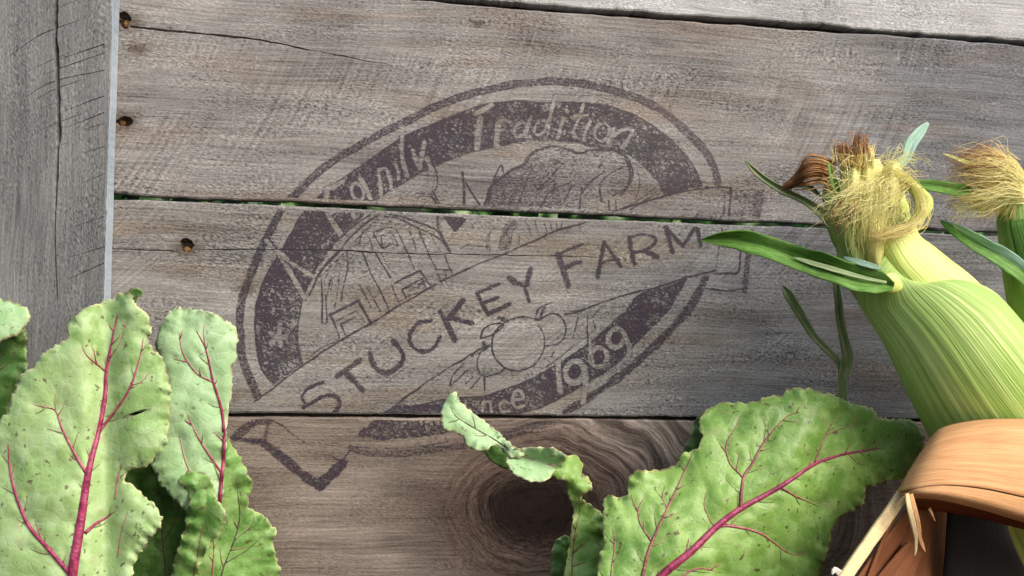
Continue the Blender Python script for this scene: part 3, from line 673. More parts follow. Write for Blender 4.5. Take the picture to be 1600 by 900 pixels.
def vein_mat(name, c0, c1):
    n = NT(name); p = n.mm(); v = n.noise(p, .25, 3)
    col = n.mix(n.rng(v, .35, .65), c0, c1)
    return n.done(n.pbsdf(col, .42, n.bump(n.noise(p, .8, 2), .0004), .4))
L_pale = leaf_mat('leaf_pale', (.31, .46, .185), (.45, .60, .33), (.215, .36, .11), (.50, .52, .28), .75, .22, seed=1)
L_mint = leaf_mat('leaf_mint', (.33, .51, .27), (.46, .63, .40), (.24, .42, .175), (.52, .55, .32), .5, .22, seed=2)
L_green = leaf_mat('leaf_green', (.20, .36, .07), (.32, .49, .15), (.115, .25, .04), (.55, .58, .25), .8, .22, .34, seed=3)
L_dark = leaf_mat('leaf_dark', (.06, .15, .03), (.14, .27, .07), (.03, .09, .018), (.25, .32, .12), .6, .2, .36, seed=4, tint=(.05, .05, .03))  # dark green with the shade of tucked-in blades mixed into the colour
L_mid = leaf_mat('leaf_mid', (.16, .32, .075), (.30, .47, .16), (.09, .21, .04), (.42, .50, .22), .7, .22, .38, seed=5, tint=(.10, .05, .05))
V_mag = vein_mat('vein_magenta', (.16, .010, .045), (.29, .035, .10))
V_pink = vein_mat('vein_pink', (.24, .03, .075), (.34, .10, .12))
V_brown = vein_mat('vein_brown', (.16, .035, .05), (.26, .10, .08))
V_faint = vein_mat('vein_faint', (.15, .17, .06), (.20, .13, .08))
V_dark = vein_mat('vein_dark', (.05, .04, .03), (.09, .10, .05))

def tube(name, pts, mat, parent, sides=8, flat=.75):
    """pts: n x 4 world points + radius in metres"""
    p = np.asarray(pts, float); n = len(p)
    T = np.gradient(p[:, :3], axis=0); T /= np.linalg.norm(T, axis=1)[:, None]+1e-12
    N = np.array([0, -1.0, 0])-T*(T @ np.array([0, -1.0, 0]))[:, None]; N /= np.linalg.norm(N, axis=1)[:, None]+1e-12
    B = np.cross(T, N); V = []
    for j in range(sides):
        a = 2*math.pi*j/sides
        V.append(p[:, :3]+(B*math.cos(a)+N*(math.sin(a)*flat))*p[:, 3:4])
    V = np.stack(V, 1).reshape(-1, 3); Fc = []
    for i in range(n-1):
        for j in range(sides):
            a, b = i*sides+j, i*sides+(j+1) % sides
            Fc.append((a, b, b+sides, a+sides))
    Fc.append(tuple(range(sides))[::-1]); Fc.append(tuple((n-1)*sides+j for j in range(sides)))
    return mesh_obj(name, V, Fc, mat, parent)

def twigs(veins, outline, seed):
    """fine side branches off every larger vein, kept inside the blade"""
    r = random.Random(seed*17+3); out = []
    for q in veins:
        if q['w'] < 2.4: continue
        pp = catmull(np.asarray(q['p'], float), 6) if len(q['p']) > 2 else np.asarray(q['p'], float)
        pp, s = resample(pp, step=4.0); side = r.choice((-1, 1)); at = r.uniform(14, 26)
        while at < s[-1]-10:
            i = min(len(pp)-2, int(at/4.0)); t = pp[i+1]-pp[i]; t /= np.linalg.norm(t)+1e-9; side = -side
            L = r.uniform(16, 46)*(1-.5*at/s[-1]); a = math.atan2(t[1], t[0])+side*r.uniform(.7, 1.15); line_ = [tuple(pp[i])]
            for k in range(4):
                a -= side*r.uniform(.02, .16)-r.uniform(-.12, .12)
                nx = (line_[-1][0]+math.cos(a)*L/4, line_[-1][1]+math.sin(a)*L/4)
                if not inside(np.array(nx[0]), np.array(nx[1]), outline): break
                line_.append(nx)
            if len(line_) > 3: out.append({'p': line_, 'w': r.uniform(1.5, 2.4), 'm': V_faint if r.random() < .7 else q['m'], 'e': .6, 'n': 'vein', 'up': 1.3})
            at += r.uniform(20, 38)
    return out
def blade(parent, outline, hfun, mat, name='blade', veins=(), frill=3.0, ruff=(4.0, 34.0, 16.0), pucker=1.6, step=4.6, seed=1, slit=None, thick=.0004, soft=None, offset=None):
    """a leaf surface: outline and veins in photo pixels, hfun gives its stand-off from the wall in mm"""
    o = catmull(outline, 6, True); o, s = resample(o, step=3.2, closed=True)
    t = np.roll(o, -1, 0)-np.roll(o, 1, 0); t /= np.linalg.norm(t, axis=1)[:, None]+1e-9
    nn = np.stack([t[:, 1], -t[:, 0]], 1)
    fr = vnoise(s*.05, s*0, seed)*frill*.7 + np.abs(vnoise(s*.11, s*0+3, seed))*frill*1.1 + vnoise(s*.30, s*0+6, seed)*frill*.75
    o = o+nn*fr[:, None]
    x0, y0 = o.min(0); x1, y1 = o.max(0)
    gx, gy = np.meshgrid(np.arange(x0, x1, step), np.arange(y0, y1, step)); gx = gx.ravel()+rng.uniform(-1, 1, gx.size)*step*.28; gy = gy.ravel()+rng.uniform(-1, 1, gy.size)*step*.28
    ins = inside(gx, gy, o); gx, gy = gx[ins], gy[ins]
    d, _ = seg_dist(gx, gy, o, True); k = d > step*.45; gx, gy = gx[k], gy[k]
    pts = [Vector((a, b)) for a, b in o]+[Vector((a, b)) for a, b in zip(gx, gy)]
    no = len(o); edges = [(i, (i+1) % no) for i in range(no)]
    if slit is not None:
        b = len(pts); pts += [Vector(q) for q in slit]; edges += [(b+i, b+(i+1) % len(slit)) for i in range(len(slit))]
    vv, _, ff, *_r = mgeo.delaunay_2d_cdt(pts, edges, [], 0, 1e-4)
    v = np.array([(q.x, q.y) for q in vv]); f = np.array([q[:3] for q in ff])
    c = v[f].mean(1); kf = inside(c[:, 0], c[:, 1], o)
    if slit is not None: kf &= ~inside(c[:, 0], c[:, 1], np.array(slit))
    f = f[kf]; us, inv = np.unique(f, return_inverse=True); f = inv.reshape(f.shape); v = v[us]
    veins = list(veins)+twigs(veins, o, seed)
    vl = []
    for q in veins:
        pp = catmull(np.asarray(q['p'], float), 6) if len(q['p']) > 2 else np.asarray(q['p'], float)
        pp, _ = resample(pp, step=5.0); vl.append(pp)
    def height(x, y):
        d, arc = seg_dist(x, y, o, True)
        dv = np.full(x.shape, 99.0); wv = np.zeros(x.shape)
        for q, pp in zip(veins, vl):
            e, ar = seg_dist(x, y, pp); wv = np.maximum(wv, np.exp(-e/(2.2+q['w']*.55))*min(1, .45+q['w']*.05)); dv = np.minimum(dv, e)
        A, lam, fall = ruff
        ph = arc/lam*6.283+6*vnoise(arc/lam*.45, arc*0, seed+5)
        am = np.clip(.45+.9*vnoise(arc*.013, arc*0, seed+8), .05, 1.2)
        h = hfun(x, y)+.62*A*np.exp(-d/fall)*np.sin(ph)*am+.75*A*np.exp(-d/(fall*1.8))*vnoise(arc/lam*.55, arc*0, seed+15)
        h = h+pucker*(1-np.exp(-dv/11))*np.clip(d/14, 0, 1)+pucker*.8*vnoise(x*.022, y*.022, seed+2)+pucker*.22*vnoise(x*.07, y*.07, seed+3)
        return h, d, wv
    h, d, wv = height(v[:, 0], v[:, 1])
    W = P(v[:, 0], v[:, 1], h)
    a = W[f]; nrm = np.cross(a[:, 1]-a[:, 0], a[:, 2]-a[:, 0]).sum(0)
    if nrm[1] > 0: f = f[:, ::-1]
    b = mesh_obj(name, W, f.tolist(), mat, parent, True, {'edge': np.clip(d/26, 0, 1), 'vein': wv}, thick=thick)
    for q, pp in zip(veins, vl):
        hh, _, _ = height(pp[:, 0], pp[:, 1]); L = np.linspace(0, 1, len(pp))
        sc = PXM*(CAM_D-hh*.001)/CAM_D
        r = (q['w']*(1-L)**.8+q.get('e', .8)*L)*.5*sc
        q3 = P(pp[:, 0], pp[:, 1], hh+r*1000*q.get('up', .45)+.35)
        tube(q.get('n', 'vein'), np.c_[q3, r], q.get('m', V_pink), b if q.get('n', 'vein') == 'vein' else parent)
    return b
def vn(p, w, m=None, e=.8, n='vein', up=.6): return {'p': p, 'w': w, 'm': m or V_pink, 'e': e, 'n': n, 'up': up}
GRP = 'beet leaves standing against the plank wall'
def beet(loc, label): return empty('beet_leaf', (0, 0, 0), label, 'leaf', GRP)

# dark leaf deep behind the left bunch
b = beet(None, 'dark green shaded beet leaf between the two pale leaves at lower left')
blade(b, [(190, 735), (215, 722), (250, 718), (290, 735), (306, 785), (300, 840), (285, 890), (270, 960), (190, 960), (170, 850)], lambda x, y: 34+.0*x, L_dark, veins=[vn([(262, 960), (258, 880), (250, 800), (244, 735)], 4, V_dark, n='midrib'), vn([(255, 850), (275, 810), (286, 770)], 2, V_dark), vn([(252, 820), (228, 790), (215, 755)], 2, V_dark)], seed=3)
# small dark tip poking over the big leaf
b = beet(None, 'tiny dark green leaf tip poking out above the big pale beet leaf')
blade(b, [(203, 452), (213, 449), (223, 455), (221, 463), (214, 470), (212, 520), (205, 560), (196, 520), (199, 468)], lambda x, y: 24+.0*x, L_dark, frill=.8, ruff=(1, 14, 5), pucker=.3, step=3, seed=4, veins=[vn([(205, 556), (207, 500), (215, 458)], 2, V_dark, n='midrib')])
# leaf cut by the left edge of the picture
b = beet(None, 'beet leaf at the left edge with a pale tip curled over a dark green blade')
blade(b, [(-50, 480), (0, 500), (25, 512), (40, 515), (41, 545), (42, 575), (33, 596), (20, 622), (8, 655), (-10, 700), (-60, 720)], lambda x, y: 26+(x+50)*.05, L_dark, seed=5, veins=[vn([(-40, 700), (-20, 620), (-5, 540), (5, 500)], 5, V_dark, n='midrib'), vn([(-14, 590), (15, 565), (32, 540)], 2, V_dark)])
blade(b, [(-50, 462), (-20, 464), (2, 466), (22, 473), (40, 484), (44, 497), (34, 515), (18, 524), (0, 532), (-50, 540)], lambda x, y: 36+(y-466)*.10, L_mint, name='curled_tip', seed=6, ruff=(3, 26, 12))
# second pale leaf
b = beet(None, 'mint green narrow beet leaf with magenta rib, right of the big pale leaf')
blade(b, [(352, 680), (373, 714), (393, 757), (386, 777), (388, 793), (404, 800), (429, 828), (424, 849), (433, 880), (430, 930), (380, 965), (300, 965), (300, 850), (325, 780), (345, 735)], lambda x, y: 46-(x-330)*.10+(y-700)*.02, L_mid, name='folded_half', seed=7, ruff=(6, 40, 20),
      veins=[vn([(338, 930), (350, 885), (366, 845), (375, 805), (370, 760)], 3, V_dark), vn([(325, 940), (333, 880), (334, 835)], 3.4, V_brown), vn([(352, 880), (385, 860), (410, 838)], 2, V_dark), vn([(366, 845), (392, 822), (398, 806)], 1.6, V_dark)])
blade(b, [(278, 482), (307, 483), (327, 488), (353, 499), (369, 519), (366, 558), (360, 609), (355, 644), (353, 696), (347, 747), (340, 795), (300, 800), (262, 770), (243, 735), (240, 700), (240, 640), (250, 600), (255, 563), (246, 535), (255, 506), (270, 486)],
      lambda x, y: 54-(x-300)*.07+(y-640)*.03-.0006*(x-345)**2*(x < 345), L_mint, seed=8, ruff=(4, 34, 14),
      veins=[vn([(342, 800), (345, 760), (350, 700), (347, 644), (333, 596), (322, 547), (307, 517)], 6.5, V_mag, n='midrib', e=1.2), vn([(346, 738), (317, 696), (302, 668), (291, 644)], 3.6, V_pink), vn([(333, 597), (307, 583), (286, 552), (280, 520)], 2.6, V_pink), vn([(299, 745), (288, 715), (280, 680)], 2, V_pink), vn([(322, 548), (318, 520), (320, 505)], 1.6, V_pink)])
b2 = b
blade(b2, [(268, 735), (290, 736), (307, 741), (327, 748), (338, 774), (352, 806), (343, 828), (328, 849), (308, 890), (300, 960), (258, 960), (270, 880), (286, 834), (296, 793), (290, 762)], lambda x, y: 62+(x-300)*.12+(y-800)*.03, L_mid, name='rolled_edge', seed=9, ruff=(5, 36, 14), veins=[vn([(296, 940), (310, 860), (322, 800)], 2, V_brown)])
# big pale leaf
slit = [(189, 656), (205, 646), (222, 640), (236, 638), (222, 645), (206, 651)]
b = beet(None, 'big pale green beet leaf with thick magenta rib and a torn slit')
blade(b, [(202, 459), (210, 476), (225, 491), (236, 512), (233, 535), (250, 558), (261, 588), (267, 619), (263, 655), (256, 696), (230, 726), (204, 733), (198, 752), (225, 772), (250, 803), (251, 823), (222, 857), (208, 890), (203, 930), (190, 985), (100, 1000), (-60, 990), (-75, 850), (-60, 740), (-30, 690), (-4, 662),
          (13, 646), (19, 620), (30, 600), (34, 586), (61, 568), (77, 545), (105, 532), (110, 506), (133, 483), (164, 473), (189, 460)],
      lambda x, y: 78+(y-700)*.055-.00042*(x-140)**2+8*np.exp(-((x-165)/22)**2)*(-1)+np.clip(x-190, 0, 80)*.08, L_pale, seed=10, ruff=(4, 26, 13), pucker=1.7, slit=slit,
      veins=[vn([(110, 985), (113, 900), (125, 823), (138, 736), (153, 675), (164, 619), (167, 578), (184, 491)], 17, V_mag, n='midrib', e=1.5, up=.25), vn([(154, 673), (179, 644), (204, 604), (220, 552), (224, 528)], 5, V_pink), vn([(134, 738), (118, 711), (97, 670), (87, 642), (68, 636), (51, 632)], 4.6, V_pink), vn([(165, 580), (138, 558), (127, 540)], 3.2, V_pink),
             vn([(133, 833), (150, 818), (164, 810), (182, 798)], 5.5, V_mag), vn([(112, 900), (77, 859), (46, 823), (26, 777), (16, 736), (13, 695)], 7, V_mag, e=1.6), vn([(180, 780), (183, 755), (188, 734), (196, 720)], 2.6, V_pink), vn([(184, 870), (190, 830), (200, 800)], 1.8, V_pink), vn([(172, 560), (190, 530), (196, 500)], 1.8, V_pink), vn([(206, 602), (222, 596), (234, 580)], 1.5, V_pink), vn([(87, 642), (86, 625), (88, 612)], 1.5, V_pink)])
# curled leaf in the middle
b = beet(None, 'twisted small beet leaf curling over the dark wood knot')
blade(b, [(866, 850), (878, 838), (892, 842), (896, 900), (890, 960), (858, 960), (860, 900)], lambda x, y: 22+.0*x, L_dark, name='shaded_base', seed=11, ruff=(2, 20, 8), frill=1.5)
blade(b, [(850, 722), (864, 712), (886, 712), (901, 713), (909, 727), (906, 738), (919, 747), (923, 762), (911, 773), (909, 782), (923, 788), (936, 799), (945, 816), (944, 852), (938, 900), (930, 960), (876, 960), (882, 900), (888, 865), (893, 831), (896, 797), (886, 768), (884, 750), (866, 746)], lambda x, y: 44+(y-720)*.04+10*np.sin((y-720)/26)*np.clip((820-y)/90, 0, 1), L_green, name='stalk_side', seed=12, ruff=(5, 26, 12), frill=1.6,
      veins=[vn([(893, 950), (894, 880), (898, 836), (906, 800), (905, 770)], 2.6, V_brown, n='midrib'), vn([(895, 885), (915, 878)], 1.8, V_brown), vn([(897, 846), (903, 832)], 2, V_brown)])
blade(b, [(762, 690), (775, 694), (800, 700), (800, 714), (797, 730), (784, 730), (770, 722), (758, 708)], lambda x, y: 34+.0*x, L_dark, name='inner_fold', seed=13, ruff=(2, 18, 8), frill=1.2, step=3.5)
blade(b, [(713, 612), (721, 628), (735, 642), (756, 659), (783, 680), (803, 698), (818, 708), (806, 716), (792, 706), (780, 696), (766, 697), (757, 705), (730, 696), (723, 681), (706, 672), (694, 667), (690, 646), (694, 630), (704, 616)], lambda x, y: 46+(x-690)*.05+.10*(y-(612+(x-700)*.85)), L_mint, name='curled_tip', seed=14, ruff=(3.5, 22, 9), frill=2.2, step=3.5,
      veins=[vn([(796, 702), (770, 685), (740, 668), (712, 650), (704, 635)], 2.4, V_dark)])
blade(b, [(794, 712), (804, 703), (825, 700), (852, 700), (870, 704), (882, 716), (877, 728), (861, 741), (856, 750), (833, 753), (811, 745), (797, 731)], lambda x, y: 50+np.abs(y-(716+(x-820)*.24))*.38, L_mint, name='curled_lobe', seed=15, ruff=(3, 24, 8), frill=2.0, step=3.5,
      veins=[vn([(872, 730), (850, 724), (828, 716), (812, 712)], 2.2, V_pink)])
# big green leaf on the right
b = beet(None, 'large glossy green beet leaf with magenta rib beside the wooden basket')
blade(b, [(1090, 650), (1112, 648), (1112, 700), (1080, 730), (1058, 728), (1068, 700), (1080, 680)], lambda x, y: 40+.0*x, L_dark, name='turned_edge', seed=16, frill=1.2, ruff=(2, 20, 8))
blade(b, [(945, 778), (966, 780), (983, 772), (981, 762), (990, 745), (1007, 736), (1042, 733), (1062, 724), (1066, 711), (1079, 707), (1093, 697), (1098, 680), (1091, 662), (1098, 647), (1110, 638), (1131, 630), (1160, 630), (1180, 628), (1197, 622), (1223, 618), (1230, 610), (1253, 607), (1280, 612), (1307, 622), (1327, 630), (1357, 637), (1377, 652), (1400, 655), (1423, 658), (1437, 670), (1442, 687), (1438, 707), (1427, 727),
          (1407, 747), (1380, 755), (1353, 763), (1350, 780), (1333, 797), (1310, 810), (1300, 830), (1293, 853), (1287, 880), (1277, 905), (1262, 960), (1150, 1000), (980, 1000), (930, 960), (935, 900), (942, 852), (945, 814)],
      lambda x, y: 74+(y-760)*.10-np.clip(x-1250, 0, 300)*.13-.0011*((y-(862-(x-1080)*.60))*.8)**2*.25+6*np.sin((x+y)/95), L_green, seed=17, ruff=(4.5, 40, 15), pucker=2.0, frill=2.6,
      veins=[vn([(960, 990), (1031, 903), (1080, 862), (1120, 823), (1157, 795), (1220, 760), (1273, 725), (1307, 713), (1333, 707), (1380, 700)], 17, V_mag, n='midrib', e=1.2, up=.25), vn([(1157, 793), (1162, 747), (1177, 723), (1193, 693), (1227, 653), (1253, 643)], 6, V_brown), vn([(1162, 747), (1140, 723), (1135, 693), (1150, 667), (1160, 645)], 3.2, V_brown), vn([(1273, 723), (1290, 680), (1310, 647)], 4, V_brown),
             vn([(1220, 762), (1247, 777), (1283, 793)], 4, V_brown), vn([(1120, 824), (1140, 822), (1187, 833), (1230, 863), (1260, 867)], 4.6, V_pink), vn([(1000, 930), (1004, 900), (1017, 852), (1042, 797), (1066, 745), (1082, 709)], 6, V_brown, e=1.4), vn([(1017, 845), (1000, 817), (998, 793), (1008, 776)], 3, V_brown), vn([(1043, 795), (1035, 776), (1042, 752)], 2.6, V_brown), vn([(953, 930), (955, 896), (961, 845), (956, 824)], 3.2, V_brown),
             vn([(1118, 826), (1106, 806), (1100, 787), (1106, 765)], 2.2, V_brown), vn([(1290, 680), (1320, 668), (1345, 664)], 1.6, V_brown), vn([(1060, 905), (1090, 888), (1128, 895)], 3.4, V_pink), vn([(1193, 693), (1196, 665), (1186, 648)], 1.6, V_brown), vn([(1325, 709), (1338, 722), (1352, 728)], 2, V_brown)])

# ------------------------------------------------------------------ sweet corn
def husk_mat(name, light, mid, dark, freq=34.0, seed=0.0, dry=None, trans=.2, stripe=1.0):
    """stripes run along v; u crosses the leaf"""
    n = NT(name); U, Vv, _ = n.sep(n.uv())
    s1 = n.noise(n.xyz(n.m('MULTIPLY', U, freq), n.m('MULTIPLY', Vv, .9), seed), 1, 3, .6)
    s2 = n.noise(n.xyz(n.m('MULTIPLY', U, freq*.28), n.m('MULTIPLY', Vv, .7), seed+5), 1, 2, .5)
    s3 = n.noise(n.xyz(n.m('MULTIPLY', U, freq*2.6), n.m('MULTIPLY', Vv, 3), seed+9), 1, 1, .5)
    bl = n.noise(n.xyz(n.m('MULTIPLY', U, 3.0), n.m('MULTIPLY', Vv, 3.0), seed+12), 1, 3, .5)
    v = n.m('ADD', n.m('MULTIPLY', n.m('SUBTRACT', s1, .5), 1.0*stripe), n.m('ADD', n.m('MULTIPLY', n.m('SUBTRACT', s2, .5), .9), n.m('ADD', n.m('MULTIPLY', n.m('SUBTRACT', s3, .5), .35*stripe), n.m('ADD', n.m('MULTIPLY', n.m('SUBTRACT', bl, .5), .5), .5))))
    col = n.ramp(v, [(.22, dark), (.48, mid), (.74, light)])
    if dry:
        f = n.m('MULTIPLY', n.rng(n.noise(n.xyz(n.m('MULTIPLY', U, freq*.35), n.m('MULTIPLY', Vv, 1.6), seed+20), 1, 3), .54, .70), .65)
        col = n.mix(f, col, dry)
    nr = n.bump(n.m('ADD', s1, n.m('MULTIPLY', s3, .5)), .0011, .6)
    t = n.n('ShaderNodeBsdfTranslucent'); n.set(t.inputs[0], col)
    return n.done(n.mixsh(trans, n.pbsdf(col, .48, nr, .35), t.outputs[0]))
H_body = husk_mat('husk_green', (.34, .50, .13), (.21, .36, .07), (.12, .24, .04), 30, 1, (.40, .38, .20))
H_fan = husk_mat('husk_ribbed', (.58, .74, .29), (.44, .63, .18), (.29, .49, .10), 64, 2, stripe=.38)
H_pale = husk_mat('husk_pale', (.74, .82, .30), (.66, .77, .22), (.54, .68, .15), 14, 3, stripe=.5)
H_yel = husk_mat('husk_yellow', (.84, .80, .36), (.76, .72, .26), (.64, .62, .20), 16, 4, stripe=.6)
H_dry = husk_mat('husk_drying', (.38, .50, .18), (.27, .40, .11), (.16, .25, .06), 26, 5, (.33, .28, .14))
H_leaf = husk_mat('corn_blade', (.19, .38, .07), (.095, .24, .03), (.04, .13, .014), 26, 6, trans=.25)
H_blue = husk_mat('blade_underside', (.42, .62, .52), (.32, .52, .42), (.22, .40, .30), 12, 7)
H_strip = husk_mat('blade_stripe', (.55, .68, .40), (.45, .60, .30), (.35, .5, .2), 12, 8)
H_thin = husk_mat('thin_blade', (.30, .36, .17), (.19, .26, .10), (.10, .15, .05), 9, 9, (.40, .32, .20))
_n = NT('corn_silk'); _g = _n.attr('age'); _v = _n.noise(_n.mm(), .2, 2)
_c = _n.ramp(_n.m('ADD', _g, _n.m('MULTIPLY', _n.m('SUBTRACT', _v, .5), .35)), [(.20, (.95, .92, .50)), (.42, (.90, .76, .34)), (.62, (.46, .22, .08)), (.9, (.15, .06, .035))])
_t = _n.n('ShaderNodeBsdfTranslucent'); _n.set(_t.inputs[0], _c)
M_silk = _n.done(_n.mixsh(.40, _n.pbsdf(_c, .4, None, .4), _t.outputs[0]))

def grid_obj(name, W, mat, parent, thick=0.0006, uv=None, flip=False):
    nv, nu = W.shape[:2]; idx = np.arange(nv*nu).reshape(nv, nu)
    q = np.stack([idx[:-1, :-1], idx[:-1, 1:], idx[1:, 1:], idx[1:, :-1]], -1).reshape(-1, 4)
    if flip: q = q[:, ::-1]
    if uv is None:
        uu, vv = np.meshgrid(np.linspace(0, 1, nu), np.linspace(0, 1, nv)); uv = np.stack([uu, vv], -1).reshape(-1, 2)
    return mesh_obj(name, W.reshape(-1, 3), q.tolist(), mat, parent, True, uv=uv, thick=thick)
def ribbon(name, pts, mat, parent, fold=.25, wave=0.0, nu=9, seed=0, twist=0.0, step=5, off=(-1, 1), thick=.0005):
    """long blade: pts = (x, y, stand-off mm, width) in photo pixels; fold = V depth as a share of the width"""
    p, s = resample(catmull(np.asarray(pts, float), 7), step=step)
    t = np.gradient(p[:, :2], axis=0); t /= np.linalg.norm(t, axis=1)[:, None]+1e-9; nn = np.stack([-t[:, 1], t[:, 0]], 1)
    u = np.linspace(off[0], off[1], nu); L = s/s[-1]
    x = p[:, 0:1]+nn[:, 0:1]*u*p[:, 3:4]*.5*(1+.10*vnoise(s*.06, s*0, seed))[:, None]
    y = p[:, 1:2]+nn[:, 1:2]*u*p[:, 3:4]*.5*(1+.10*vnoise(s*.05, s*0, seed+1))[:, None]
    h = p[:, 2:3]+np.abs(u)*fold*p[:, 3:4]*.4+u*twist*p[:, 3:4]*.4*np.sin(L*3)[:, None]+wave*(u**2)*np.sin(s/24+seed)[:, None]*np.sign(u)
    uu, vv = np.meshgrid((u+1)/2, s/60.0); uv = np.stack([uu, vv], -1).reshape(-1, 2)
    return grid_obj(name, P(x, y, h), mat, parent, thick, uv)
def ear_frame(axis, n):
    """axis: (x, y, h, r) in photo pixels/mm -> centres, radii, frame"""
    p = catmull(np.asarray(axis, float), 8); p, s = resample(p, n=n)
    C = P(p[:, 0], p[:, 1], p[:, 2]); R = p[:, 3]*PXM*(CAM_D-p[:, 2]*.001)/CAM_D
    T = np.gradient(C, axis=0); T /= np.linalg.norm(T, axis=1)[:, None]
    N = np.array([0, -1.0, 0])-T*(T @ np.array([0, -1.0, 0]))[:, None]; N /= np.linalg.norm(N, axis=1)[:, None]
    B = np.cross(N, T)
    return C, R, B, N
def ear_surf(fr, sidx, phi, lift):
    C, R, B, N = fr; n = len(C); f = np.clip(sidx, 0, 1)*(n-1); i = np.clip(f.astype(int), 0, n-2); t = (f-i)[..., None]
    mixv = lambda A: A[i]*(1-t)+A[i+1]*t
    r = (R[i]*(1-t[..., 0])+R[i+1]*t[..., 0]+lift)[..., None]
    return mixv(C)+(mixv(B)*np.cos(phi)[..., None]+mixv(N)*np.sin(phi)[..., None]*.92)*r
def strands(name, parent, items, r=.00022, kind='stuff', mat=None):
    """items: list of (n x 3 world points, age0, age1, radius scale)"""
    V, Fc, A = [], [], []; off = 0
    for pts, a0, a1, rs in items:
        p = np.asarray(pts); n = len(p); T = np.gradient(p, axis=0); T /= np.linalg.norm(T, axis=1)[:, None]+1e-12
        N = np.cross(T, np.array([.3, .2, .93])); N /= np.linalg.norm(N, axis=1)[:, None]+1e-12; B = np.cross(T, N)
        L = np.linspace(0, 1, n); rr = (r*rs*(1-.55*L))[:, None]
        ring = np.stack([p+N*rr, p+(-.5*N+.87*B)*rr, p+(-.5*N-.87*B)*rr], 1).reshape(-1, 3)
        V.append(ring); A.append(np.repeat(a0+(a1-a0)*L, 3))
        for i in range(n-1):
            for j in range(3):
                a, b = off+3*i+j, off+3*i+(j+1) % 3; Fc.append((a, b, b+3, a+3))
        off += 3*n
    o = mesh_obj(name, np.vstack(V), Fc, mat or M_silk, parent, True, {'age': np.concatenate(A)})
    if kind: o['kind'] = kind
    return o
def px_strand(ctrl, spread, hs, n=12, jit=1.5):
    """a hair along photo-pixel control points with its own offset"""
    c = np.asarray(ctrl, float).copy(); k = len(c); L = np.linspace(0, 1, k)
    c[:, :2] += rng.normal(0, 1, 2)*spread+rng.normal(0, jit, (k, 2))*L[:, None]; c[:, 2] += rng.normal(0, hs)
    p = catmull(c, max(2, int(n/(k-1)))); return P(p[:, 0], p[:, 1], p[:, 2])

# ---- the big ear
ear = empty('corn_ear', (0, 0, 0), 'large green corn ear with yellow silk leaning out of the wooden basket', 'corn', 'ears of corn')
AX = [(1352, 318, 74, 42), (1368, 365, 74, 50), (1388, 410, 76, 61), (1424, 451, 80, 69), (1463, 495, 84, 79), (1513, 572, 80, 92), (1570, 668, 66, 101), (1630, 784, 52, 104), (1670, 876, 46, 100)]
fr = ear_frame(AX, 90)
nv, nu = 90, 72; ss, ph = np.meshgrid(np.linspace(0, 1, nv), np.linspace(-.6, math.pi+.6, nu), indexing='ij')
def ridges(u, s, a): return a*(vnoise(u*9, s*2, 5)+.6*vnoise(u*22, s*2, 6))
W = ear_surf(fr, ss, ph, .0006*vnoise(ph*6, ss*2, 4)+.0005*vnoise(ph*17, ss*2, 9))
uv = np.stack([ph/math.pi, ss*3], -1).reshape(-1, 2)
grid_obj('husk', W, H_body, ear, .0008, uv)
# pale upper husk wrapping the neck, on the right
u, v = np.meshgrid(np.linspace(0, 1, 40), np.linspace(0, 1, 60)); s = .055+.5*v+.03*np.sin(u*3)
phi = 2.02-u*2.5+.0*v
W = ear_surf(fr, s, phi, .0022+.0012*v+.0004*vnoise(u*8, v*2, 3)-.0016*np.clip((.08-u)/.08, 0, 1)); grid_obj('husk_leaf', W, H_pale, ear, .0006)
# dull left husk drying at the edge
u, v = np.meshgrid(np.linspace(0, 1, 30), np.linspace(0, 1, 60)); s = .02+.9*v
phi = 3.45-u*(1.25-.15*v); W = ear_surf(fr, s, phi, .0034+.0012*np.sin(v*3)+.0006*vnoise(u*7, v*3, 8)+.003*np.clip((.2-v)/.2, 0, 1)); grid_obj('husk_leaf', W, H_dry, ear, .0006)
# broad ribbed husk fanning down from the leaf node
u, v = np.meshgrid(np.linspace(-1, 1, 110), np.linspace(0, 1, 80))
s_top = .190+.07*np.clip(u, 0, 1)-.06*np.clip(-u, 0, 1)
s = s_top+(1-s_top)*v
open_ = np.clip(v/np.where(u > 0, .16, .07), 0, 1)**.55
phi = (1.92-.2*v)-u*(.10+1.42*open_)*np.where(u > 0, 1.1, 1.05)
rib = .00012*np.cos(u*74+3*vnoise(u*4, v*1.5, 2))+.0008*vnoise(u*7, v*.8, 5)+.0004*vnoise(u*19, v*.9, 6)
W = ear_surf(fr, s, phi, .0046+.0020*np.sin(v*2.4)+rib*np.clip(v*6, .2, 1)+.0005*np.clip((np.abs(u)-.9)/.1, 0, 1)-.003*np.clip((.03-v)/.03, 0, 1)-.0025*np.clip((np.abs(u)-.97)/.03, 0, 1))
grid_obj('husk_leaf', W, H_fan, ear, .0007, np.stack([(u+1)/2, v*2.2], -1).reshape(-1, 2))
# swollen yellow node where the leaf blade leaves the husk
nd = P(np.array(1390.), np.array(443.), np.array(102.)); V = []; Fc = []
for i in range(9):
    for j in range(14):
        a, bb = math.pi*i/8, 2*math.pi*j/14; rr = 1+.12*math.sin(3*bb+i)
        V.append(nd+np.array([math.cos(bb)*math.sin(a)*.0075*rr, -.0022*math.cos(a), math.sin(bb)*math.sin(a)*.0055*rr]))
for i in range(8):
    for j in range(14): Fc.append((i*14+j, i*14+(j+1) % 14, (i+1)*14+(j+1) % 14, (i+1)*14+j))
mesh_obj('node', np.array(V), Fc, H_pale, ear)
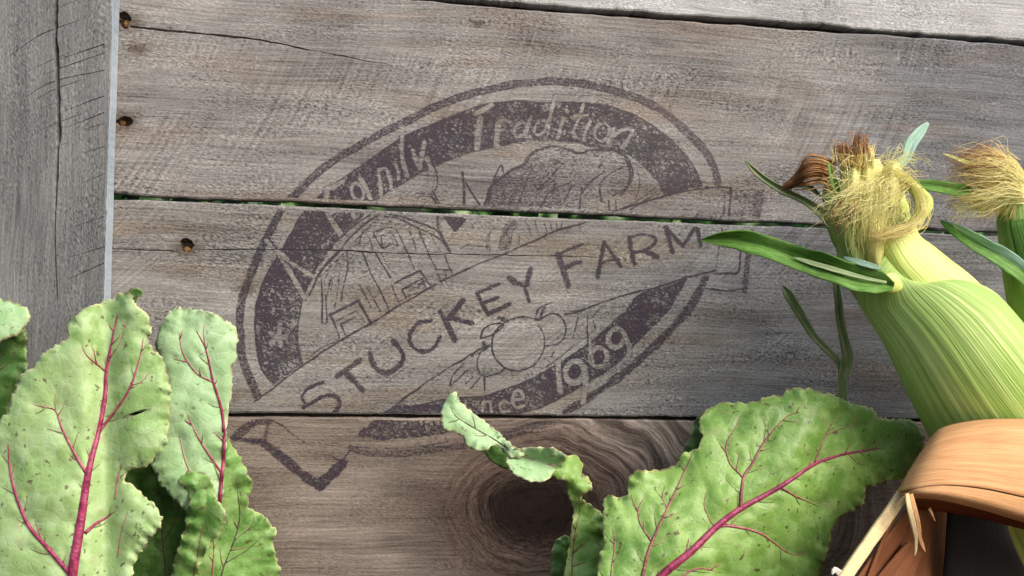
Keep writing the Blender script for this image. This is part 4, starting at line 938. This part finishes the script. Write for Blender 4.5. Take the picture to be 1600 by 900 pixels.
# leaf blade pointing left from the node
ribbon('leaf_blade', [(1396, 448, 106, 14), (1370, 440, 106, 38), (1330, 431, 104, 42), (1290, 417, 101, 40), (1250, 404, 98, 36), (1200, 386, 95, 34), (1160, 376, 92, 32), (1128, 374, 90, 23), (1095, 375, 88, 3)], H_leaf, ear, .30, 1.6, 11, 3)
ribbon('leaf_stripe', [(1385, 441, 108.4, 4), (1350, 434, 108, 6), (1300, 420, 104.6, 8), (1262, 409, 101.6, 7), (1240, 402, 100.2, 2)], H_strip, ear, .1, 0, 5, 4)
ribbon('leaf_fold', [(1318, 402, 104, 4), (1340, 409, 108, 9), (1364, 416, 110, 9), (1378, 420, 108, 3)], H_blue, ear, .1, 0, 5, 5)
# pale tissue under the silk and loose husk tips
for nm, pts, m, fo in (('husk_tip', [(1372, 430, 92, 92), (1362, 380, 100, 88), (1358, 330, 100, 84), (1356, 285, 96, 66), (1354, 250, 90, 40)], H_yel, -.55), ('husk_tip', [(1330, 330, 98, 30), (1332, 295, 100, 44), (1334, 262, 98, 40), (1334, 238, 92, 24)], H_yel, -.5), ('husk_tip', [(1352, 300, 99, 16), (1356, 262, 98, 14), (1360, 232, 95, 5)], H_yel, -.3),
                       ('husk_tip', [(1316, 318, 104, 5), (1306, 292, 106, 13), (1298, 266, 104, 8), (1295, 254, 102, 2)], H_body, .3), ('husk_tip', [(1345, 430, 96, 64), (1326, 380, 98, 46), (1310, 335, 96, 42), (1300, 300, 92, 30), (1292, 280, 88, 10)], H_dry, -.4),
                       ('silk_lock', [(1400, 276, 94, 12), (1424, 290, 95, 17), (1438, 314, 95, 18), (1434, 338, 95, 15), (1416, 354, 96, 9), (1396, 362, 98, 3)], H_pale, -.5), ('husk_tip', [(1385, 320, 101, 40), (1392, 292, 103, 46), (1394, 268, 100, 34), (1396, 252, 96, 12)], H_yel, -.5),
                       ('husk_tip', [(1432, 348, 82, 10), (1446, 330, 84, 16), (1450, 312, 84, 14), (1440, 296, 82, 6)], H_pale, -.3), ('husk_tip', [(1418, 388, 84, 60), (1410, 360, 86, 44), (1402, 330, 86, 36), (1398, 300, 84, 26)], H_pale, -.4)):
    ribbon(nm, pts, m, ear, fo, .6, 9, 7, step=4)
ribbon('husk_spike', [(1400, 262, 70, 16), (1416, 246, 68, 15), (1424, 224, 66, 20), (1438, 206, 64, 16), (1450, 192, 62, 5)], H_blue, ear, .2, .6, 7, 6, step=4)
ribbon('husk_tendril', [(1312, 372, 88, 26), (1296, 346, 88, 18), (1276, 326, 86, 14), (1250, 310, 84, 11), (1222, 297, 82, 11), (1196, 281, 80, 9), (1178, 266, 78, 8), (1165, 252, 76, 2)], H_thin, ear, .35, .4, 7, 8, step=4)
ribbon('husk_tendril', [(1282, 306, 80, 3), (1268, 294, 80, 8), (1252, 290, 79, 7), (1240, 292, 78, 2)], H_thin, ear, .3, 0, 5, 9, step=3)
# silk
it = []
for i in range(140):        # tangled yellow mass
    x0, y0 = rng.uniform(1320, 1420), rng.uniform(275, 325); hh = rng.uniform(98, 112)
    a = rng.uniform(2.2, 3.6); l = rng.uniform(25, 60); k = rng.uniform(-18, 18)
    c = [(x0, y0, hh), (x0+l*.35*math.cos(a)+k*.5, y0+l*.3+rng.uniform(-8, 4), hh+rng.uniform(0, 8)), (x0+l*.8*math.cos(a)+k, y0+l*.45+rng.uniform(-6, 10), hh+rng.uniform(0, 6)), (x0+l*math.cos(a)+k*1.5, y0+l*.6+rng.uniform(-14, 18), hh+rng.uniform(-6, 4))]
    it.append((px_strand(c, 2, 2, 15, 3), rng.uniform(0, .15), rng.uniform(.05, .45), rng.uniform(.7, 1.25)))
for i in range(100):        # streaming down over the neck
    x0 = rng.uniform(1330, 1395); c = [(x0, 300+rng.uniform(-20, 20), 108), (x0+rng.uniform(-8, 8), 335, 110), (x0+rng.uniform(-10, 6), 365, 106), (x0+rng.uniform(-16, 8), 385+rng.uniform(-10, 14), 100)]
    it.append((px_strand(c, 3, 2, 14, 2), .0, rng.uniform(.02, .25), rng.uniform(.7, 1.1)))
for i in range(90):        # lock that loops round to the right and ends brown
    o = rng.normal(0, 1); c = [(1395, 268, 98), (1425+o*3, 285+o*3, 98), (1442+o*4, 315, 98), (1438+o*4, 342+o*3, 98), (1415, 358+o*3.5, 100), (1385, 367+o*2.5, 102), (1362+rng.uniform(-3, 10), 372+o*1.5, 102)]
    it.append((px_strand(c, 3.6, 4, 26, 4), .0, rng.uniform(.3, .75), rng.uniform(.7, 1.1)))
for i in range(130):        # outer right fringe
    x0, y0 = rng.uniform(1370, 1415), rng.uniform(248, 300); a = rng.uniform(-1.5, .5); l = rng.uniform(15, 42)
    c = [(x0, y0, 96), (x0+l*.5*math.cos(a), y0+l*.5*math.sin(a)-5, 97), (x0+l*math.cos(a), y0+l*math.sin(a)+rng.uniform(-4, 12), 96)]
    it.append((px_strand(c, 2, 3, 12, 3), .0, rng.uniform(.0, .2), rng.uniform(.7, 1.2)))
for i in range(60):         # curls in the gap on the right
    x0, y0 = rng.uniform(1375, 1420), rng.uniform(318, 345); rr = rng.uniform(5, 14); ph0 = rng.uniform(0, 6)
    it.append((np.array([P(x0+rr*math.cos(ph0+q*.45), y0+rr*.9*math.sin(ph0+q*.45)+q*.8, 92+q*.2) for q in range(13)]), .05, .25, .9))
for i in range(110):
    x0, y0 = rng.uniform(1290, 1430), rng.uniform(240, 340); c = [(x0, y0, 106)]
    for q in range(3): c.append((c[-1][0]+rng.normal(0, 12), c[-1][1]+rng.normal(0, 10), 106+rng.uniform(-4, 8)))
    it.append((px_strand(c, 1, 2, 12, 1), rng.uniform(0, .3), rng.uniform(.2, .7), .8))
strands('silk', ear, it, .00017)
it = []
for i in range(230):        # brown tuft pointing left
    o, q = rng.normal(0, 1), rng.uniform(0, 1); c = [(1304, 276+o*8, 92), (1282, 266+o*8.5, 95+q*4), (1260, 268+o*9, 96+q*5), (1244, 281+o*4.5, 94), (1226+rng.uniform(-4, 14), 292+o*2.2, 92)]
    it.append((px_strand(c, 1, 1.5, 16, 1), rng.uniform(.5, .62), rng.uniform(.72, .98), 1.25))
for i in range(190):        # brown crown on top
    o = rng.normal(0, 1); x0 = rng.choice([1318, 1336, 1344]); tx, ty = {1318: (1314, 222), 1336: (1341, 206), 1344: (1347, 212)}[int(x0)]
    c = [(x0+o*6, 258, 96), (x0+o*6.5, 242, 97), ((x0+tx)/2+o*4.5, 230, 97), (tx+o*5, ty+rng.uniform(-4, 20), 95)]
    it.append((px_strand(c, 3, 2.5, 12, 3.5), rng.uniform(.3, .5), rng.uniform(.6, .9), 1.25))
for i in range(40):
    x0 = rng.uniform(1348, 1366); c = [(x0, 262, 96), (x0+rng.uniform(-2, 3), 244, 97), (x0+rng.uniform(-6, 6), 228+rng.uniform(-4, 8), 96)]
    it.append((px_strand(c, 1, 1, 10, 1), .05, .45, 1.0))
for i in range(26):         # loose dry hairs on the front
    x0, y0 = rng.uniform(1295, 1345), rng.uniform(300, 350); c = [(x0, y0, 112), (x0-rng.uniform(2, 12), y0+rng.uniform(6, 16), 114), (x0-rng.uniform(2, 16), y0+rng.uniform(16, 36), 112)]
    it.append((px_strand(c, 1, 1, 10, 2), .5, .9, .9))
strands('dry_silk', ear, it, .00026)

# ---- second ear at the right edge
ear2 = empty('corn_ear', (0, 0, 0), 'green corn ear cut by the right edge with a golden brown silk tuft', 'corn', 'ears of corn')
AX2 = [(1588, 300, 58, 26), (1592, 340, 60, 34), (1604, 380, 62, 42), (1622, 440, 64, 52), (1648, 520, 66, 62), (1680, 620, 66, 66), (1710, 740, 64, 64)]
fr2 = ear_frame(AX2, 60); ss, ph = np.meshgrid(np.linspace(0, 1, 60), np.linspace(-.6, math.pi+.6, 48), indexing='ij')
W = ear_surf(fr2, ss, ph, .0006*vnoise(ph*6, ss*2, 14)); grid_obj('husk', W, H_body, ear2, .0008, np.stack([ph/math.pi, ss*3], -1).reshape(-1, 2))
u, v = np.meshgrid(np.linspace(0, 1, 30), np.linspace(0, 1, 40)); W = ear_surf(fr2, .10+.85*v, 2.6-u*1.9, .002+.0005*vnoise(u*9, v*2, 3)); grid_obj('husk_leaf', W, H_leaf, ear2, .0006)
ribbon('leaf_blade', [(1640, 462, 78, 34), (1604, 428, 76, 34), (1568, 400, 72, 36), (1534, 380, 68, 34), (1500, 360, 64, 26), (1480, 350, 60, 14), (1470, 344, 58, 4)], H_leaf, ear2, .3, 1.0, 9, 13, off=(-1, .25))
ribbon('leaf_underside', [(1640, 466, 77, 34), (1604, 433, 75.5, 34), (1568, 407, 71.5, 38), (1534, 388, 67.5, 36), (1500, 366, 63.5, 28), (1480, 353, 59.5, 15), (1470, 345, 57.5, 4)], H_blue, ear2, .3, 1.4, 9, 14, off=(.1, 1.0))
ribbon('leaf_blade', [(1530, 300, 70, 14), (1495, 296, 74, 20), (1465, 291, 77, 19), (1435, 288, 80, 13), (1402, 290, 82, 2)], H_leaf, ear2, .3, .5, 7, 15, step=4)
it = []
for i in range(620):
    o = rng.normal(0, 1); q = rng.uniform(-1, 1); L = rng.uniform(.55, 1.0)
    ex, ey = 1592-L*108+rng.uniform(-6, 10), 285+q*38-L*8*(q < 0)+rng.uniform(-10, 14)
    kx, ky = rng.normal(0, 7), rng.normal(0, 9)
    c = [(1602, 296+q*16, 66+o*4), (1575, 280+q*34, 72+o*5), ((1575+ex)/2+kx, (275+q*44+ey)/2+ky, 72+o*5), (ex, ey, 68+o*4), (ex+rng.normal(-2, 7), ey+rng.normal(2, 8), 66+o*4)]
    it.append((px_strand(c, 2.5, 3, 14, 6), rng.uniform(.05, .3), (.15+.5*L-.22*q+rng.uniform(-.2, .2)), 1.1))
for i in range(60):
    a = rng.uniform(-1, 1); c = [(1590, 270+a*20, 72), (1560, 248+a*20, 74), (1535, 242+a*22, 72), (1515+rng.uniform(-10, 10), 250+a*24, 70)]
    it.append((px_strand(c, 2, 3, 14, 4), .4, .85, 1.2))
for i in range(90):
    x0 = rng.uniform(1535, 1590); c = [(x0+14, 300, 74), (x0, 318, 76), (x0-rng.uniform(0, 14), 330+rng.uniform(0, 14), 72)]
    it.append((px_strand(c, 2, 2, 10, 2), .05, .4, 1.0))
strands('silk', ear2, it, .00017)
ribbon('husk_tip', [(1530, 258, 74, 5), (1505, 252, 75, 6), (1488, 245, 75, 4), (1473, 240, 75, 1.5)], H_yel, ear2, .2, 0, 5, 16, step=3)

# loose thin blades hanging beside the ear
th = empty('corn_leaf', (0, 0, 0), 'thin forked dull green corn blade standing behind the large beet leaf', 'leaf')
ribbon('blade', [(1303, 420, 40, 6), (1309, 460, 42, 12), (1313, 500, 43, 13), (1320, 535, 44, 15), (1324, 560, 44, 17), (1318, 590, 44, 16), (1316, 640, 44, 14), (1316, 700, 44, 12)], H_thin, th, .35, .6, 7, 21, step=4)
ribbon('side_blade', [(1222, 446, 36, 4), (1232, 460, 37, 13), (1250, 490, 39, 14), (1272, 525, 41, 11), (1294, 548, 43, 11), (1310, 566, 44, 8), (1314, 590, 44.6, 5)], H_thin, th, .35, .5, 7, 22, step=4)

# ------------------------------------------------------------------ split-wood basket
def veneer_mat(name, light, mid, dark, seed=0.0):
    n = NT(name); U, Vv, _ = n.sep(n.uv())
    g = n.noise(n.xyz(n.m('MULTIPLY', U, 2.0), n.m('MULTIPLY', Vv, 24), seed), 1, 4, .6)
    g2 = n.noise(n.xyz(n.m('MULTIPLY', U, 7), n.m('MULTIPLY', Vv, 60), seed+3), 1, 2, .5)
    b = n.noise(n.xyz(n.m('MULTIPLY', U, 3), n.m('MULTIPLY', Vv, 5), seed+7), 1, 3, .5)
    v = n.m('ADD', n.m('MULTIPLY', g, .5), n.m('ADD', n.m('MULTIPLY', g2, .2), n.m('MULTIPLY', b, .3)))
    col = n.ramp(v, [(.28, dark), (.5, mid), (.72, light)])
    return n.done(n.pbsdf(col, .72, n.bump(n.m('ADD', g2, g), .0008, .5), .15))
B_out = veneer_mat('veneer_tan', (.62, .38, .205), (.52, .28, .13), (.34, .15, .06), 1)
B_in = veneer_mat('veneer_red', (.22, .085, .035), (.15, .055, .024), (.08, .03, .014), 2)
B_edge = veneer_mat('veneer_cream', (.70, .58, .36), (.60, .47, .26), (.42, .30, .15), 3)
B_shade = veneer_mat('basket_shade', (.009, .008, .007), (.006, .005, .005), (.003, .003, .003), 5)  # near-black colour for the shade inside the basket
B_white = veneer_mat('torn_fibre', (.75, .74, .70), (.66, .64, .58), (.5, .48, .42), 6)
def loft(name, rows, mat, parent, thick, nu=40, nv=8, flip=False, dh=0.0):
    rows = [np.asarray(r, float)+np.array([0, 0, dh]) for r in rows]
    R = [resample(catmull(r, 10), n=nu)[0] for r in rows]
    G = np.stack([catmull(np.stack([r[j] for r in R]), nv) for j in range(nu)], 1)
    return grid_obj(name, P(G[..., 0], G[..., 1], G[..., 2]), mat, parent, thick, None, flip)
bk = empty('basket', (0, 0, 0), 'split-wood basket with orange tan rim and torn corner at lower right', 'basket')
loft('rim_band', [[(1446, 700, 84), (1458, 682, 92), (1478, 668, 98), (1530, 658, 102), (1600, 656, 104), (1720, 660, 104)],
                  [(1436, 714, 100), (1452, 698, 110), (1476, 684, 114), (1530, 674, 118), (1600, 672, 120), (1720, 678, 120)],
                  [(1420, 740, 112), (1440, 728, 122), (1474, 722, 128), (1530, 722, 131), (1600, 728, 132), (1720, 740, 132)],
                  [(1404, 768, 118), (1426, 764, 130), (1468, 758, 135), (1530, 762, 138), (1600, 776, 139), (1720, 800, 138)]], B_out, bk, .0016, dh=8)
loft('rim_lip', [[(1408, 772, 121), (1430, 766, 132), (1470, 760, 137.5), (1530, 764, 140.5), (1600, 778, 141.5), (1720, 802, 140)],
                 [(1416, 774, 123), (1434, 770, 135), (1470, 770, 140), (1530, 782, 142), (1600, 802, 142), (1720, 834, 140)],
                 [(1420, 777, 121), (1438, 777, 132), (1470, 780, 137), (1530, 794, 138), (1600, 815, 137), (1720, 850, 135)]], B_out, bk, .0014, dh=8)
loft('rim_underside', [[(1420, 777, 120), (1438, 778, 131), (1470, 781, 136), (1530, 795, 137), (1600, 816, 136), (1720, 851, 134)],
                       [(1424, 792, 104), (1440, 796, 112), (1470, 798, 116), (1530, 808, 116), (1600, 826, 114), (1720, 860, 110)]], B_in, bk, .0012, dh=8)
ribbon('side_strip', [(1452, 712, 96, 12), (1428, 748, 112, 19), (1400, 788, 126, 19), (1366, 836, 140, 19), (1334, 882, 152, 18), (1300, 932, 164, 17), (1270, 975, 172, 16)], B_edge, bk, .05, .0, 5, 31, thick=.0022)
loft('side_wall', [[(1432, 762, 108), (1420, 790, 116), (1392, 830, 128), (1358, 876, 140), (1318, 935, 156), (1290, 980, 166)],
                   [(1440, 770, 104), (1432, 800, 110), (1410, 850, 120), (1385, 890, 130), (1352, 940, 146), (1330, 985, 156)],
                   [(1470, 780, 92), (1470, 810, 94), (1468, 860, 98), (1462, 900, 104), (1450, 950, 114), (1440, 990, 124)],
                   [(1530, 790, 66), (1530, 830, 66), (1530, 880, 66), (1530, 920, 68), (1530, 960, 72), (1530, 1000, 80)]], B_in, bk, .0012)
loft('inner_splint_and_shade', [[(1482, 776, 108), (1478, 850, 112), (1474, 905, 114), (1470, 990, 120)], [(1562, 776, 108), (1582, 850, 112), (1612, 910, 114), (1660, 1000, 118)]], B_shade, bk, .0012)  # near-black sheet added as the darkness under the rim
loft('inner_splint_and_shade', [[(1420, 846, 126), (1404, 862, 130), (1380, 890, 137), (1352, 925, 146), (1330, 965, 156)], [(1442, 868, 118), (1436, 880, 122), (1428, 905, 128), (1410, 940, 138), (1395, 975, 146)]], B_in, bk, .0010)
ribbon('inner_batten', [(1404, 796, 128, 5), (1388, 826, 132, 5), (1374, 858, 138, 5), (1358, 900, 145, 5), (1340, 950, 152, 5)], B_in, bk, .1, 0, 5, 33, thick=.001)
for pts, m in (([(1417, 771, 143, 5), (1420, 790, 146, 8), (1426, 815, 147, 8), (1431, 838, 147, 6), (1431, 856, 146, 4), (1429, 868, 145, 1)], B_edge), ([(1423, 772, 143, 6), (1428, 792, 145, 8), (1434, 816, 146, 7), (1437, 840, 146, 7), (1441, 852, 145, 6), (1445, 862, 144, 1)], B_out),
               ([(1452, 794, 138, 4), (1456, 803, 140, 3), (1461, 814, 139, 1)], B_out), ([(1420, 774, 141, 4), (1408, 782, 138, 5), (1398, 794, 136, 2)], B_edge), ([(1312, 896, 160, 10), (1304, 890, 161, 8), (1300, 898, 161, 3)], B_white)):
    ribbon('torn_splinter', pts, m, bk, .0, .5, 5, 34, step=2, thick=.0006)
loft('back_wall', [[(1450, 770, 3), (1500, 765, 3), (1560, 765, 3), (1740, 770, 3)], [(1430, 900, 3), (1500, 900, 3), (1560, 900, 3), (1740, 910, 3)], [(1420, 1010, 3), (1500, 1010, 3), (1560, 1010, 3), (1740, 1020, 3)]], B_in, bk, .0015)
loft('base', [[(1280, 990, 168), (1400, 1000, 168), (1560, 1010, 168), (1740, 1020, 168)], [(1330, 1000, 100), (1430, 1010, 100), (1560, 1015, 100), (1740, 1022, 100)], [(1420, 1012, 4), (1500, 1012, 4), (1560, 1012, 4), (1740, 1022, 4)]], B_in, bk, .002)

# ------------------------------------------------------------------ stand every Empty at the base of its thing
bpy.context.view_layer.update()
for o in [o for o in scene.objects if o.type == 'EMPTY' and o.name != wall.name]:
    pts = [c.matrix_world @ Vector(b) for c in o.children for b in c.bound_box]
    lo = Vector((sum(p.x for p in pts)/len(pts), sum(p.y for p in pts)/len(pts), min(p.z for p in pts)))
    o.location = lo
    for c in o.children: c.matrix_parent_inverse = Matrix.Translation(-lo)
